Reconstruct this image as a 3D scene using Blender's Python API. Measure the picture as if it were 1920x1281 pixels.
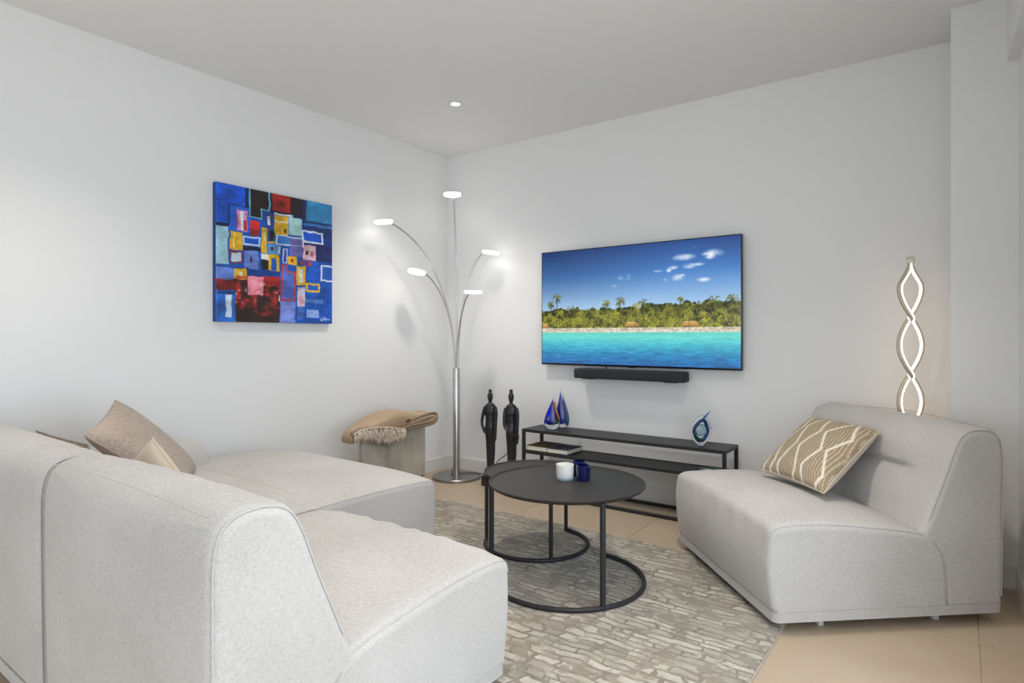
import bpy, bmesh, math, random
import numpy as np
from mathutils import Vector, Matrix

random.seed(7)
rng = np.random.default_rng(11)
scene = bpy.context.scene
for o in list(bpy.data.objects):
    bpy.data.objects.remove(o, do_unlink=True)
COL = scene.collection
PI = math.pi

# ------------------------------------------------------------------ camera
cam_d = bpy.data.cameras.new('camera')
cam_d.sensor_width = 36.0
cam_d.sensor_fit = 'HORIZONTAL'
cam_d.lens = 1141.5 * 36.0 / 1920.0
cam_d.shift_y = (630.2 - 640.5) / 1920.0
cam_d.clip_start = 0.02
cam = bpy.data.objects.new('camera', cam_d)
cam.location = (3.4933, -3.8497, 1.1127)
cam.rotation_euler = (math.radians(90), 0, math.radians(36.225))
COL.objects.link(cam)
scene.camera = cam

# ------------------------------------------------------------------ world, daylight, exposure
world = bpy.data.worlds.new('daylight')
scene.world = world
world.use_nodes = True
bg = world.node_tree.nodes['Background']
bg.inputs['Color'].default_value = (0.78, 0.885, 1.0, 1)
bg.inputs['Strength'].default_value = 2.75
sun_d = bpy.data.lights.new('sun', 'SUN'); sun_d.energy = 5.0; sun_d.angle = math.radians(0.6); sun_d.color = (1.0, 0.96, 0.9)
sun = bpy.data.objects.new('sun', sun_d); COL.objects.link(sun)
sun.rotation_euler = Vector((0.12, -0.50, -0.86)).to_track_quat('-Z', 'Y').to_euler()

scene.view_settings.view_transform = 'Standard'
scene.view_settings.look = 'None'
scene.view_settings.gamma = 1.0
scene.view_settings.use_curve_mapping = False
scene.view_settings.exposure = 0.54

def portal(name, loc, rot, sx, sy):
    d = bpy.data.lights.new(name, 'AREA')
    d.shape = 'RECTANGLE'; d.size = sx; d.size_y = sy
    d.cycles.is_portal = True
    o = bpy.data.objects.new(name, d)
    o.location = loc; o.rotation_euler = rot
    COL.objects.link(o)
    return o

SL = 0.0314                      # the right wall opens up slightly towards the camera
def RX(y):
    return 3.708 + (-0.383 - y) * SL
WIN_Y0, WIN_Y1, WIN_Z = -1.70, -4.80, 2.15
YB = -7.2                        # back wall behind the camera
H = 2.624
portal('window_daylight', (RX((WIN_Y0 + WIN_Y1) / 2) + 0.26, (WIN_Y0 + WIN_Y1) / 2, WIN_Z / 2),
       (0, math.radians(90), SL), WIN_Z, WIN_Y0 - WIN_Y1)
BW_X0, BW_X1 = 0.5, 3.4          # unseen glazed door, added behind the camera for fill light
portal('fill_window_daylight', ((BW_X0 + BW_X1) / 2, YB - 0.22, WIN_Z / 2), (math.radians(90), 0, 0), BW_X1 - BW_X0, WIN_Z)

# ------------------------------------------------------------------ helpers: materials
def srgb(c):
    return tuple(((x / 255.0) / 12.92 if x / 255.0 <= 0.04045 else (((x / 255.0) + 0.055) / 1.055) ** 2.4) for x in c)

def mat(name, color=(0.8, 0.8, 0.8), rough=0.5, metal=0.0, **kw):
    m = bpy.data.materials.new(name)
    m.use_nodes = True
    b = m.node_tree.nodes['Principled BSDF']
    b.inputs['Base Color'].default_value = (*color, 1)
    b.inputs['Roughness'].default_value = rough
    b.inputs['Metallic'].default_value = metal
    for k, v in kw.items():
        b.inputs[k.replace('_', ' ')].default_value = v
    return m

class N:
    """small node-tree helper"""
    def __init__(self, m):
        self.t = m.node_tree; self.b = self.t.nodes['Principled BSDF']
    def new(self, typ, **kw):
        n = self.t.nodes.new(typ)
        for k, v in kw.items():
            if k.startswith('i_'):
                n.inputs[k[2:].replace('_', ' ')].default_value = v
            else:
                setattr(n, k, v)
        return n
    def link(self, a, b): self.t.links.new(a, b)
    def coords(self, scale=(1, 1, 1), out='Object'):
        c = self.new('ShaderNodeTexCoord')
        mp = self.new('ShaderNodeMapping')
        mp.inputs['Scale'].default_value = scale
        self.link(c.outputs[out], mp.inputs['Vector'])
        return mp.outputs['Vector']
    def noise(self, scale, detail=3, vec=None, rough=0.5):
        n = self.new('ShaderNodeTexNoise')
        n.inputs['Scale'].default_value = scale
        n.inputs['Detail'].default_value = detail
        n.inputs['Roughness'].default_value = rough
        if vec is not None: self.link(vec, n.inputs['Vector'])
        return n.outputs['Fac']
    def ramp(self, fac, stops):
        r = self.new('ShaderNodeValToRGB')
        el = r.color_ramp.elements
        while len(el) < len(stops): el.new(0.5)
        for e, (p, c) in zip(el, stops):
            e.position = p; e.color = (*c, 1) if len(c) == 3 else c
        self.link(fac, r.inputs['Fac'])
        return r.outputs['Color']
    def math(self, op, a, b=None):
        n = self.new('ShaderNodeMath'); n.operation = op
        for i, x in enumerate((a, b)):
            if x is None: continue
            if isinstance(x, (int, float)): n.inputs[i].default_value = x
            else: self.link(x, n.inputs[i])
        return n.outputs[0]
    def mix(self, fac, a, b, mode='MIX'):
        n = self.new('ShaderNodeMix'); n.data_type = 'RGBA'; n.blend_type = mode
        for s, x in ((n.inputs[0], fac), (n.inputs[6], a), (n.inputs[7], b)):
            if isinstance(x, (int, float)): s.default_value = x
            elif isinstance(x, tuple): s.default_value = (*x, 1)
            else: self.link(x, s)
        return n.outputs[2]
    def bump(self, h, strength=0.3, dist=0.01):
        n = self.new('ShaderNodeBump')
        n.inputs['Strength'].default_value = strength
        n.inputs['Distance'].default_value = dist
        self.link(h, n.inputs['Height'])
        self.link(n.outputs['Normal'], self.b.inputs['Normal'])
        return n
    def color(self, c): self.link(c, self.b.inputs['Base Color'])

M = {}
def plaster(name, col):
    m = mat(name, col, 0.85); n = N(m)
    f = n.noise(60, 4, n.coords())
    n.bump(f, 0.05, 0.002)
    return m
M['wall'] = plaster('wall_paint', (0.80, 0.80, 0.795))
M['ceiling'] = plaster('ceiling_paint', (0.80, 0.80, 0.795))
M['baseboard'] = mat('baseboard_tile', (0.74, 0.73, 0.71), 0.35)

def fabric(name, dark, light, tilt=0.5, k=1.0):
    m = mat(name, light, 0.92, **{'Sheen_Weight': 0.12, 'Sheen_Roughness': 0.5}); n = N(m)
    a = n.noise(1.0, 2, n.coords((760 * k, 60 * k, 760 * k)))
    b = n.noise(1.0, 2, n.coords((60 * k, 760 * k, 760 * k)))
    c = n.noise(1.0, 2, n.coords((80 * k, 80 * k, 800 * k)))
    d = n.noise(1.0, 1, n.coords((800 * k, 800 * k, 70 * k)))
    s = n.math('ADD', n.math('ADD', a, b), n.math('ADD', c, d))
    s = n.math('MULTIPLY', s, 0.25)
    big = n.noise(3.0, 2, n.coords())
    s2 = n.math('ADD', n.math('MULTIPLY', s, 0.85), n.math('MULTIPLY', big, 0.15))
    n.color(n.ramp(s2, [(0.40, dark), (0.60, light)]))
    n.bump(s, 0.3, 0.002)
    return m
M['sofa'] = fabric('oatmeal_linen', srgb((166, 162, 157)), srgb((201, 198, 194)))
M['seam'] = fabric('oatmeal_linen_seam', srgb((150, 143, 135)), srgb((188, 182, 174)))
M['taupe'] = fabric('taupe_weave', srgb((128, 112, 100)), srgb((196, 180, 166)), k=0.6)
M['beige'] = fabric('beige_cotton', srgb((188, 172, 152)), srgb((206, 192, 174)))
M['throw'] = fabric('camel_wool', srgb((146, 120, 92)), srgb((186, 162, 134)), k=0.7)
M['throw_edge'] = fabric('brown_wool_edge', srgb((112, 88, 70)), srgb((158, 134, 112)), k=0.7)
M['fringe'] = mat('fringe_yarn', srgb((206, 190, 174)), 0.9)
M['foot'] = mat('plastic_foot', srgb((200, 198, 192)), 0.5)

m = mat('floor_tile', srgb((204, 184, 160)), 0.42); n = N(m)
v = n.coords()
f1 = n.noise(2.2, 5, v, 0.6); f2 = n.noise(90, 3, v)
n.color(n.mix(n.math('MULTIPLY', f2, 0.25), n.ramp(f1, [(0.3, srgb((172, 154, 132))), (0.7, srgb((186, 169, 147)))]), srgb((164, 146, 125))))
n.bump(f2, 0.06, 0.001)
M['tile'] = m
M['grout'] = mat('grout', srgb((196, 180, 158)), 0.9)

M['black_metal'] = mat('black_powder_coat', srgb((40, 40, 43)), 0.45, **{'Specular_IOR_Level': 0.35})
M['table_top'] = mat('black_table_lacquer', srgb((50, 46, 44)), 0.5, **{'Specular_IOR_Level': 0.25})
M['steel'] = mat('brushed_steel', (0.55, 0.53, 0.51), 0.28, 1.0)
m = M['steel']; n = N(m); n.bump(n.noise(1, 2, n.coords((30, 30, 900))), 0.08, 0.001)
M['steel_dark'] = mat('brushed_steel_base', (0.36, 0.355, 0.35), 0.3, 1.0)
M['alu'] = mat('champagne_aluminium', srgb((196, 186, 170)), 0.4, 0.6)
M['black_plastic'] = mat('black_plastic', srgb((26, 26, 28)), 0.35)
M['black_gloss'] = mat('black_gloss', srgb((12, 12, 14)), 0.12)
m = mat('speaker_cloth', srgb((40, 42, 46)), 0.85); n = N(m)
n.bump(n.noise(700, 1, n.coords()), 0.5, 0.001); M['cloth'] = m
m = mat('ebony_wood', srgb((30, 29, 32)), 0.33); n = N(m)
f = n.noise(1, 4, n.coords((60, 60, 8)))
n.color(n.ramp(f, [(0.3, srgb((20, 19, 21))), (0.75, srgb((46, 44, 47)))])); n.bump(f, 0.12, 0.002)
M['ebony'] = m
m = mat('cement_veneer', srgb((170, 162, 148)), 0.7); n = N(m)
v = n.coords((6, 6, 3.2)); f = n.noise(1.0, 6, v, 0.62); g = n.noise(1, 3, n.coords((90, 90, 12)))
n.color(n.mix(n.math('MULTIPLY', g, 0.35), n.ramp(f, [(0.32, srgb((142, 136, 118))), (0.5, srgb((182, 174, 160))), (0.7, srgb((196, 188, 176)))]), srgb((158, 150, 134))))
n.bump(f, 0.1, 0.003); M['cement'] = m
M['white_metal'] = mat('white_enamel', (0.82, 0.82, 0.81), 0.4)
M['cable'] = mat('cable', srgb((40, 40, 42)), 0.5)
M['chrome'] = mat('chrome', (0.75, 0.75, 0.76), 0.12, 1.0)

def emis(name, col, strength):
    m = mat(name, col, 0.5)
    b = m.node_tree.nodes['Principled BSDF']
    b.inputs['Emission Color'].default_value = (*col, 1)
    b.inputs['Emission Strength'].default_value = strength
    return m
M['led'] = emis('led_diffuser', (1.0, 0.965, 0.92), 4.5)
M['led_warm'] = emis('led_strip_warm', (1.0, 0.80, 0.58), 5.0)
M['down'] = emis('downlight_lens', (1.0, 0.95, 0.88), 12.0)

def glass(name, col, rough=0.02, ior=1.48):
    return mat(name, col, rough, **{'Transmission_Weight': 1.0, 'IOR': ior})
M['clear'] = glass('clear_glass', (0.93, 0.97, 0.99))
M['blue_core'] = mat('cobalt_glass_core', srgb((12, 24, 176)), 0.1, **{'Specular_IOR_Level': 0.3})
M['aqua_core'] = mat('aqua_glass_core', srgb((40, 130, 190)), 0.06, **{'Transmission_Weight': 0.4, 'IOR': 1.48})
M['amber'] = mat('amber_glass', srgb((196, 130, 50)), 0.08, **{'Transmission_Weight': 0.25})
M['green_core'] = mat('bottle_green_glass', srgb((16, 80, 74)), 0.08, **{'Transmission_Weight': 0.3})
M['blue_glass'] = mat('cobalt_glass', srgb((12, 18, 84)), 0.05, **{'Transmission_Weight': 0.25, 'IOR': 1.5, 'Coat_Weight': 1.0, 'Coat_Roughness': 0.03})
M['white_glass'] = mat('opal_glass', srgb((232, 230, 226)), 0.18, **{'Coat_Weight': 0.5})
M['ice'] = mat('pale_blue_glass', srgb((176, 206, 220)), 0.08, **{'Transmission_Weight': 0.7, 'IOR': 1.45})
M['wax'] = mat('wax', srgb((236, 228, 214)), 0.6)
M['paper'] = mat('book_pages', srgb((224, 218, 206)), 0.85)
m = mat('book_cover_olive', srgb((74, 66, 44)), 0.7, **{'Specular_IOR_Level': 0.2}); n = N(m)
n.color(n.ramp(n.noise(14, 4, n.coords()), [(0.35, srgb((46, 34, 26))), (0.5, srgb((96, 76, 48))), (0.68, srgb((62, 74, 40)))])); M['cover_olive'] = m
m = mat('book_cover_slate', srgb((52, 58, 70)), 0.7, **{'Specular_IOR_Level': 0.2}); n = N(m)
n.color(n.ramp(n.noise(12, 4, n.coords()), [(0.35, srgb((40, 44, 54))), (0.55, srgb((66, 72, 86))), (0.72, srgb((118, 122, 130)))])); M['cover_slate'] = m
M['cover_cream'] = mat('book_spine_cream', srgb((206, 206, 180)), 0.5)

def attr_mat(name, rough=0.6, emit=0.0, bump=0.0, base=True):
    m = mat(name, (0, 0, 0), rough); n = N(m)
    a = n.new('ShaderNodeAttribute'); a.attribute_name = 'paint'
    if base: n.color(a.outputs['Color'])
    if emit:
        n.link(a.outputs['Color'], n.b.inputs['Emission Color'])
        n.b.inputs['Emission Strength'].default_value = emit
    return m, n

# rug: pale carved stones on a grey-brown ground
m = mat('carved_rug', srgb((200, 192, 178)), 0.95, **{'Sheen_Weight': 0.15}); n = N(m)
tc = n.new('ShaderNodeTexCoord')
nz = n.new('ShaderNodeTexNoise'); nz.inputs['Scale'].default_value = 6.5; nz.inputs['Detail'].default_value = 5; nz.inputs['Roughness'].default_value = 0.55
n.link(tc.outputs['Object'], nz.inputs['Vector'])
off = n.new('ShaderNodeVectorMath'); off.operation = 'MULTIPLY_ADD'
n.link(nz.outputs['Color'], off.inputs[0]); off.inputs[1].default_value = (0.15, 0.075, 0); n.link(tc.outputs['Object'], off.inputs[2])
def vor(scale, feat, rnd=0.85):
    mp = n.new('ShaderNodeMapping'); mp.inputs['Scale'].default_value = scale
    n.link(off.outputs[0], mp.inputs['Vector'])
    v_ = n.new('ShaderNodeTexVoronoi'); v_.feature = feat; v_.voronoi_dimensions = '2D'
    v_.inputs['Scale'].default_value = 1.0; v_.inputs['Randomness'].default_value = rnd
    n.link(mp.outputs[0], v_.inputs['Vector'])
    return v_
def brick(bw, rh, mort, sq, seed):
    mp = n.new('ShaderNodeMapping'); mp.inputs['Location'].default_value = (seed, seed * .7, 0)
    n.link(off.outputs[0], mp.inputs['Vector'])
    b_ = n.new('ShaderNodeTexBrick'); b_.offset = 0.43; b_.squash = sq; b_.squash_frequency = 3
    for k_, v_ in (('Scale', 1.0), ('Mortar Size', mort), ('Mortar Smooth', 0.6), ('Bias', 0.0), ('Brick Width', bw), ('Row Height', rh)):
        b_.inputs[k_].default_value = v_
    b_.inputs['Color1'].default_value = (0, 0, 0, 1); b_.inputs['Color2'].default_value = (1, 1, 1, 1); b_.inputs['Mortar'].default_value = (0.5, 0.5, 0.5, 1)
    n.link(mp.outputs[0], b_.inputs['Vector'])
    return b_
B1, B2 = brick(0.19, 0.034, 0.0055, 0.5, 0.3), brick(0.085, 0.046, 0.0085, 1.5, 1.7)
patch = n.noise(2.6, 2, tc.outputs['Object'])
pm = n.ramp(patch, [(0.50, (0, 0, 0)), (0.54, (1, 1, 1))])
mort = n.mix(pm, B1.outputs['Fac'], B2.outputs['Fac']); cc = n.mix(pm, B1.outputs['Color'], B2.outputs['Color'])
bare = n.ramp(n.noise(8, 4, tc.outputs['Object'], 0.7), [(0.40, (1, 1, 1)), (0.47, (0, 0, 0))])
soft = n.noise(11, 3, tc.outputs['Object'], 0.6)
mfac = n.mix(n.ramp(soft, [(0.36, (0.45, 0.45, 0.45)), (0.55, (0, 0, 0))]), mort, (0, 0, 0))
mfac = n.mix(1.0, mfac, n.math('MULTIPLY', bare, 0.75), 'LIGHTEN')
pile = n.noise(260, 2, tc.outputs['Object'])
tone = n.math('ADD', n.math('MULTIPLY', cc, 0.45), n.math('MULTIPLY', n.noise(22, 4, tc.outputs['Object'], 0.65), 0.75))
light = n.ramp(tone, [(0.25, srgb((138, 130, 117))), (0.55, srgb((168, 161, 148))), (0.85, srgb((196, 189, 177)))])
ground = n.ramp(n.noise(3, 3, tc.outputs['Object']), [(0.35, srgb((112, 107, 99))), (0.65, srgb((134, 122, 104)))])
colr = n.mix(mfac, light, ground)
colr = n.mix(n.math('MULTIPLY', pile, 0.3), colr, srgb((140, 130, 114)))
dd = n.math('SUBTRACT', 1.0, mfac)
n.color(colr)
n.bump(n.math('ADD', dd, n.math('MULTIPLY', pile, 0.35)), 0.8, 0.006)
M['rug'] = m
M['rug_edge'] = mat('rug_binding', srgb((176, 168, 154)), 0.95)

# ------------------------------------------------------------------ helpers: geometry
def link(name, me, material, parent=None, smooth=False):
    o = bpy.data.objects.new(name, me)
    COL.objects.link(o)
    if material is not None and not me.materials: me.materials.append(material)
    if smooth:
        me.polygons.foreach_set('use_smooth', [True] * len(me.polygons))
    if parent: o.parent = parent
    return o

def bm_obj(name, bm, material, parent=None, smooth=False, angle=None):
    bmesh.ops.recalc_face_normals(bm, faces=bm.faces)
    me = bpy.data.meshes.new(name); bm.to_mesh(me); bm.free()
    o = link(name, me, material, parent, smooth or angle is not None)
    if angle is not None:
        me.set_sharp_from_angle(angle=math.radians(angle))
    return o

def tag(o, label, cat=None, group=None):
    o['label'] = label
    if cat: o['category'] = cat
    if group: o['group'] = group
    return o

def thing(name, label, cat, loc=(0, 0, 0), rz=0.0, group=None):
    o = bpy.data.objects.new(name, None)
    COL.objects.link(o)
    o.empty_display_size = 0.1
    o.location = loc; o.rotation_euler = (0, 0, rz)
    return tag(o, label, cat, group)

def struct(o):
    o['kind'] = 'structure'
    return o

def add_box(bm, x0, x1, y0, y1, z0, z1, bevel=0.0, seg=2):
    r = bmesh.ops.create_cube(bm, size=1.0, matrix=Matrix.Translation(((x0 + x1) / 2, (y0 + y1) / 2, (z0 + z1) / 2)) @ Matrix.Diagonal((x1 - x0, y1 - y0, z1 - z0, 1)))
    if bevel:
        es = list({e for v in r['verts'] for e in v.link_edges})
        bmesh.ops.bevel(bm, geom=es, offset=bevel, segments=seg, profile=0.5, affect='EDGES')
def box(name, x0, x1, y0, y1, z0, z1, material, parent=None, bevel=0.0, seg=2):
    bm = bmesh.new(); add_box(bm, x0, x1, y0, y1, z0, z1, bevel, seg)
    return bm_obj(name, bm, material, parent, angle=35 if bevel else None)

def add_prism(bm, pts, z0, z1):
    a = [bm.verts.new((x, y, z0)) for x, y in pts]; b = [bm.verts.new((x, y, z1)) for x, y in pts]
    bm.faces.new(a[::-1]); bm.faces.new(b)
    k = len(pts)
    for i in range(k): bm.faces.new((a[i], a[(i + 1) % k], b[(i + 1) % k], b[i]))
def prism(name, pts, z0, z1, material, parent=None):
    bm = bmesh.new(); add_prism(bm, pts, z0, z1)
    return bm_obj(name, bm, material, parent)

def add_loft(bm, rings, cap=True, closed=True):
    vs = [[bm.verts.new(p) for p in r] for r in rings]
    k = len(rings[0])
    for a, b in zip(vs, vs[1:]):
        for i in range(k if closed else k - 1):
            j = (i + 1) % k
            bm.faces.new((a[i], a[j], b[j], b[i]))
    if cap:
        bm.faces.new(vs[0][::-1]); bm.faces.new(vs[-1])
    return vs

def add_lathe(bm, prof, seg=32, c=(0, 0, 0), sx=1.0, sy=1.0):
    rings = []
    for r, z in prof:
        rr = max(r, 1e-5)
        rings.append([(c[0] + sx * rr * math.cos(2 * PI * i / seg), c[1] + sy * rr * math.sin(2 * PI * i / seg), c[2] + z) for i in range(seg)])
    add_loft(bm, rings)
def lathe(name, prof, material, parent=None, seg=32, c=(0, 0, 0), angle=40, **k):
    bm = bmesh.new(); add_lathe(bm, prof, seg, c, **k)
    return bm_obj(name, bm, material, parent, angle=angle)

def add_tube(bm, pts, rad, seg=8, closed=False, flat=None):
    pts = [Vector(p) for p in pts]; k = len(pts)
    rads = rad if isinstance(rad, (list, tuple)) else [rad] * k
    rings = []; up = None
    for i, p in enumerate(pts):
        if closed: t = pts[(i + 1) % k] - pts[i - 1]
        else: t = pts[min(i + 1, k - 1)] - pts[max(i - 1, 0)]
        t.normalize()
        if up is None:
            up = Vector((0, 0, 1)) if abs(t.z) < 0.9 else Vector((1, 0, 0))
        a = t.cross(up); a.normalize(); b = t.cross(a); b.normalize(); up = -b if False else (up - t * up.dot(t)).normalized()
        a = t.cross(up).normalized(); b = up
        rings.append([p + (a * math.cos(2 * PI * j / seg) * (flat or 1.0) + b * math.sin(2 * PI * j / seg)) * rads[i] for j in range(seg)])
    if closed:
        vs = add_loft(bm, rings, cap=False)
        for i in range(seg):
            j = (i + 1) % seg
            bm.faces.new((vs[-1][i], vs[-1][j], vs[0][j], vs[0][i]))
    else:
        add_loft(bm, rings)
def tube(name, pts, rad, material, parent=None, seg=8, closed=False, flat=None):
    bm = bmesh.new(); add_tube(bm, pts, rad, seg, closed, flat)
    return bm_obj(name, bm, material, parent, angle=50)

def bezier(p, k=24):
    p = [Vector(x) for x in p]; out = []
    for i in range(k + 1):
        t = i / k; q = list(p)
        while len(q) > 1: q = [a.lerp(b, t) for a, b in zip(q, q[1:])]
        out.append(q[0])
    return out
def spline(pts, per=8, closed=False):
    P = [Vector(p) for p in pts]; k = len(P); out = []
    rngi = range(k) if closed else range(k - 1)
    for i in rngi:
        if closed: a, b, c, d = P[i - 1], P[i], P[(i + 1) % k], P[(i + 2) % k]
        else: a, b, c, d = P[max(i - 1, 0)], P[i], P[i + 1], P[min(i + 2, k - 1)]
        for s in range(per):
            t = s / per
            out.append(0.5 * ((2 * b) + (c - a) * t + (2 * a - 5 * b + 4 * c - d) * t * t + (3 * b - a - 3 * c + d) * t ** 3))
    if not closed: out.append(P[-1])
    return out

def vnoise(h, w, cells_y, cells_x, seed=0):
    r = np.random.default_rng(seed); g = r.random((cells_y + 2, cells_x + 2))
    y = np.linspace(0, cells_y, h, endpoint=False); x = np.linspace(0, cells_x, w, endpoint=False)
    yi = y.astype(int); xi = x.astype(int); fy = (y - yi)[:, None]; fx = (x - xi)[None]
    fy = fy * fy * (3 - 2 * fy); fx = fx * fx * (3 - 2 * fx)
    a = g[yi][:, xi]; b = g[yi][:, xi + 1]; c = g[yi + 1][:, xi]; d = g[yi + 1][:, xi + 1]
    return (a * (1 - fx) + b * fx) * (1 - fy) + (c * (1 - fx) + d * fx) * fy

def lin(img):
    x = np.clip(img, 0, 255) / 255.0
    return np.where(x <= 0.04045, x / 12.92, ((x + 0.055) / 1.055) ** 2.4)

def grid_mesh(name, P, img, material, parent=None, smooth=True, flip=False):
    """P (h,w,3) positions, img (h,w,3) sRGB colours 0..255 as a colour attribute"""
    h, w = P.shape[:2]
    me = bpy.data.meshes.new(name)
    idx = np.arange(h * w).reshape(h, w)
    q = np.stack([idx[:-1, :-1], idx[:-1, 1:], idx[1:, 1:], idx[1:, :-1]], -1).reshape(-1, 4)
    if flip: q = q[:, ::-1]
    me.vertices.add(h * w); me.vertices.foreach_set('co', P.reshape(-1).astype(np.float32))
    nq = len(q)
    me.loops.add(nq * 4); me.loops.foreach_set('vertex_index', q.reshape(-1).astype(np.int32))
    me.polygons.add(nq); me.polygons.foreach_set('loop_start', np.arange(0, nq * 4, 4, dtype=np.int32))
    me.update(calc_edges=True); me.validate()
    if img is not None:
        at = me.color_attributes.new('paint', 'FLOAT_COLOR', 'POINT')
        c = np.ones((h * w, 4), np.float32); c[:, :3] = lin(img).reshape(-1, 3)
        at.data.foreach_set('color', c.reshape(-1))
    return link(name, me, material, parent, smooth)

# ------------------------------------------------------------------ the room
room_poly = [(0, 0), (0, YB), (RX(YB), YB), (RX(-0.383), -0.383), (3.708, 0)]
floor = struct(prism('floor', [(-0.2, 0.2), (-0.2, YB - 0.2), (RX(YB) + 0.2, YB - 0.2), (3.95, 0.2)], -0.12, -0.004, M['grout']))
TS = 0.766; TG = 0.0015
tile_me = None
X0, Y0 = 3.556 - 5 * TS, -1.085 + 2 * TS
for i in range(6):
    for j in range(12):
        xa, xb = X0 + i * TS, X0 + (i + 1) * TS; ya, yb = Y0 - (j + 1) * TS, Y0 - j * TS
        cx0, cx1 = max(xa, 0), xb; cy0, cy1 = max(ya, YB), min(yb, 0)
        if i == 5: cx1 = min(xb, 3.708)
        if cx1 - cx0 < 0.03 or cy1 - cy0 < 0.03: continue
        full = abs((cx1 - cx0) - TS) < 1e-4 and abs((cy1 - cy0) - TS) < 1e-4
        if full and tile_me:
            t = bpy.data.objects.new('floor_tile', tile_me); COL.objects.link(t); t.parent = floor
            t.location = ((cx0 + cx1) / 2, (cy0 + cy1) / 2, 0)
        else:
            w2, h2 = (cx1 - cx0) / 2 - TG, (cy1 - cy0) / 2 - TG
            if i == 5:
                pts = [(-w2, -h2), (RX(cy0) - (cx0 + cx1) / 2, -h2), (RX(cy1) - (cx0 + cx1) / 2, h2), (-w2, h2)]
                bm = bmesh.new(); add_prism(bm, pts, -0.006, 0); t = bm_obj('floor_tile', bm, M['tile'], floor)
            else:
                t = box('floor_tile', -w2, w2, -h2, h2, -0.006, 0, M['tile'], floor, bevel=0.0008, seg=1)
            t.location = ((cx0 + cx1) / 2, (cy0 + cy1) / 2, 0)
            if full: tile_me = t.data
struct(prism('ceiling', [(-0.2, 0.2), (-0.2, YB - 0.2), (RX(YB) + 0.3, YB - 0.2), (3.95, 0.2)], H, H + 0.2, M['ceiling']))
struct(box('wall_left', -0.2, 0, YB - 0.2, 0.2, -0.1, H, M['wall']))
struct(box('wall_front', 0, 3.467, 0, 0.2, -0.1, H, M['wall']))
struct(prism('wall_column', [(3.467, -0.383), (3.467, 0.2), (3.95, 0.2), (3.95, -0.383)], -0.1, H, M['wall']))
bm = bmesh.new()
add_box(bm, 0, BW_X0, YB - 0.2, YB, -0.1, H); add_box(bm, BW_X1, RX(YB) + 0.25, YB - 0.2, YB, -0.1, H); add_box(bm, BW_X0, BW_X1, YB - 0.2, YB, WIN_Z, H)
struct(bm_obj('wall_back', bm, M['wall']))
bm = bmesh.new()
T = 0.24
def rwall(y0, y1, z0, z1):
    add_prism(bm, [(RX(y0), y0), (RX(y1), y1), (RX(y1) + T, y1), (RX(y0) + T, y0)], z0, z1)
rwall(-0.383, WIN_Y0, -0.1, H); rwall(WIN_Y1, YB, -0.1, H); rwall(WIN_Y0, WIN_Y1, WIN_Z, H)
struct(bm_obj('wall_right', bm, M['wall']))
# ceiling soffit running along the right wall, its end seen at the picture's upper right
struct(prism('trim_1', [(RX(-0.383) - 0.040, -0.383), (RX(YB) - 0.040, YB), (RX(YB), YB), (RX(-0.383), -0.383)], 2.326, H, M['ceiling']))
# sliding window behind the camera's right shoulder
win = struct(thing('window_1', 'white framed sliding window in the right wall', 'window'))
fm = M['white_metal']
def wbar(y0, y1, z0, z1, par):
    bm = bmesh.new()
    add_prism(bm, [(RX(y0) + 0.10, y0), (RX(y1) + 0.10, y1), (RX(y1) + 0.16, y1), (RX(y0) + 0.16, y0)], z0, z1)
    return bm_obj('window_frame', bm, fm, par)
wbar(WIN_Y0, WIN_Y1, 0.0, 0.05, win); wbar(WIN_Y0, WIN_Y1, WIN_Z - 0.05, WIN_Z, win)
pm_ = bpy.data.materials.new('window_pane'); pm_.use_nodes = True
nt = pm_.node_tree; nt.nodes.clear()
o_ = nt.nodes.new('ShaderNodeOutputMaterial'); mx = nt.nodes.new('ShaderNodeMixShader'); tr = nt.nodes.new('ShaderNodeBsdfTransparent'); gl = nt.nodes.new('ShaderNodeBsdfGlossy')
gl.inputs['Roughness'].default_value = 0.02; mx.inputs[0].default_value = 0.06
nt.links.new(tr.outputs[0], mx.inputs[1]); nt.links.new(gl.outputs[0], mx.inputs[2]); nt.links.new(mx.outputs[0], o_.inputs[0])
for k in range(4):
    y = WIN_Y0 + (WIN_Y1 - WIN_Y0) * k / 3
    wbar(min(y + 0.03, WIN_Y0), max(y - 0.03, WIN_Y1), 0.05, WIN_Z - 0.05, win)
    if k < 3:
        y2 = WIN_Y0 + (WIN_Y1 - WIN_Y0) * (k + 1) / 3
        bm = bmesh.new(); ya, yb = y - 0.03, y2 + 0.03
        add_prism(bm, [(RX(ya) + 0.128, ya), (RX(yb) + 0.128, yb), (RX(yb) + 0.132, yb), (RX(ya) + 0.132, ya)], 0.05, WIN_Z - 0.05)
        bm_obj('window_pane', bm, pm_, win)
w2 = struct(thing('fill_window', 'unseen white framed glazed door added in the back wall for fill light', 'window'))  # added opening that lets fill light in from behind
for xa in (BW_X0, (BW_X0 + BW_X1) / 2 - 0.03, BW_X1 - 0.06):
    box('window_frame', xa, xa + 0.06, YB - 0.14, YB - 0.08, 0.05, WIN_Z - 0.05, fm, w2)
for za in (0.0, WIN_Z - 0.05):
    box('window_frame', BW_X0, BW_X1, YB - 0.14, YB - 0.08, za, za + 0.05, fm, w2)
for xa, xb in ((BW_X0 + 0.06, (BW_X0 + BW_X1) / 2 - 0.03), ((BW_X0 + BW_X1) / 2 + 0.03, BW_X1 - 0.06)):
    box('window_pane', xa, xb, YB - 0.112, YB - 0.108, 0.05, WIN_Z - 0.05, pm_, w2)
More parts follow.
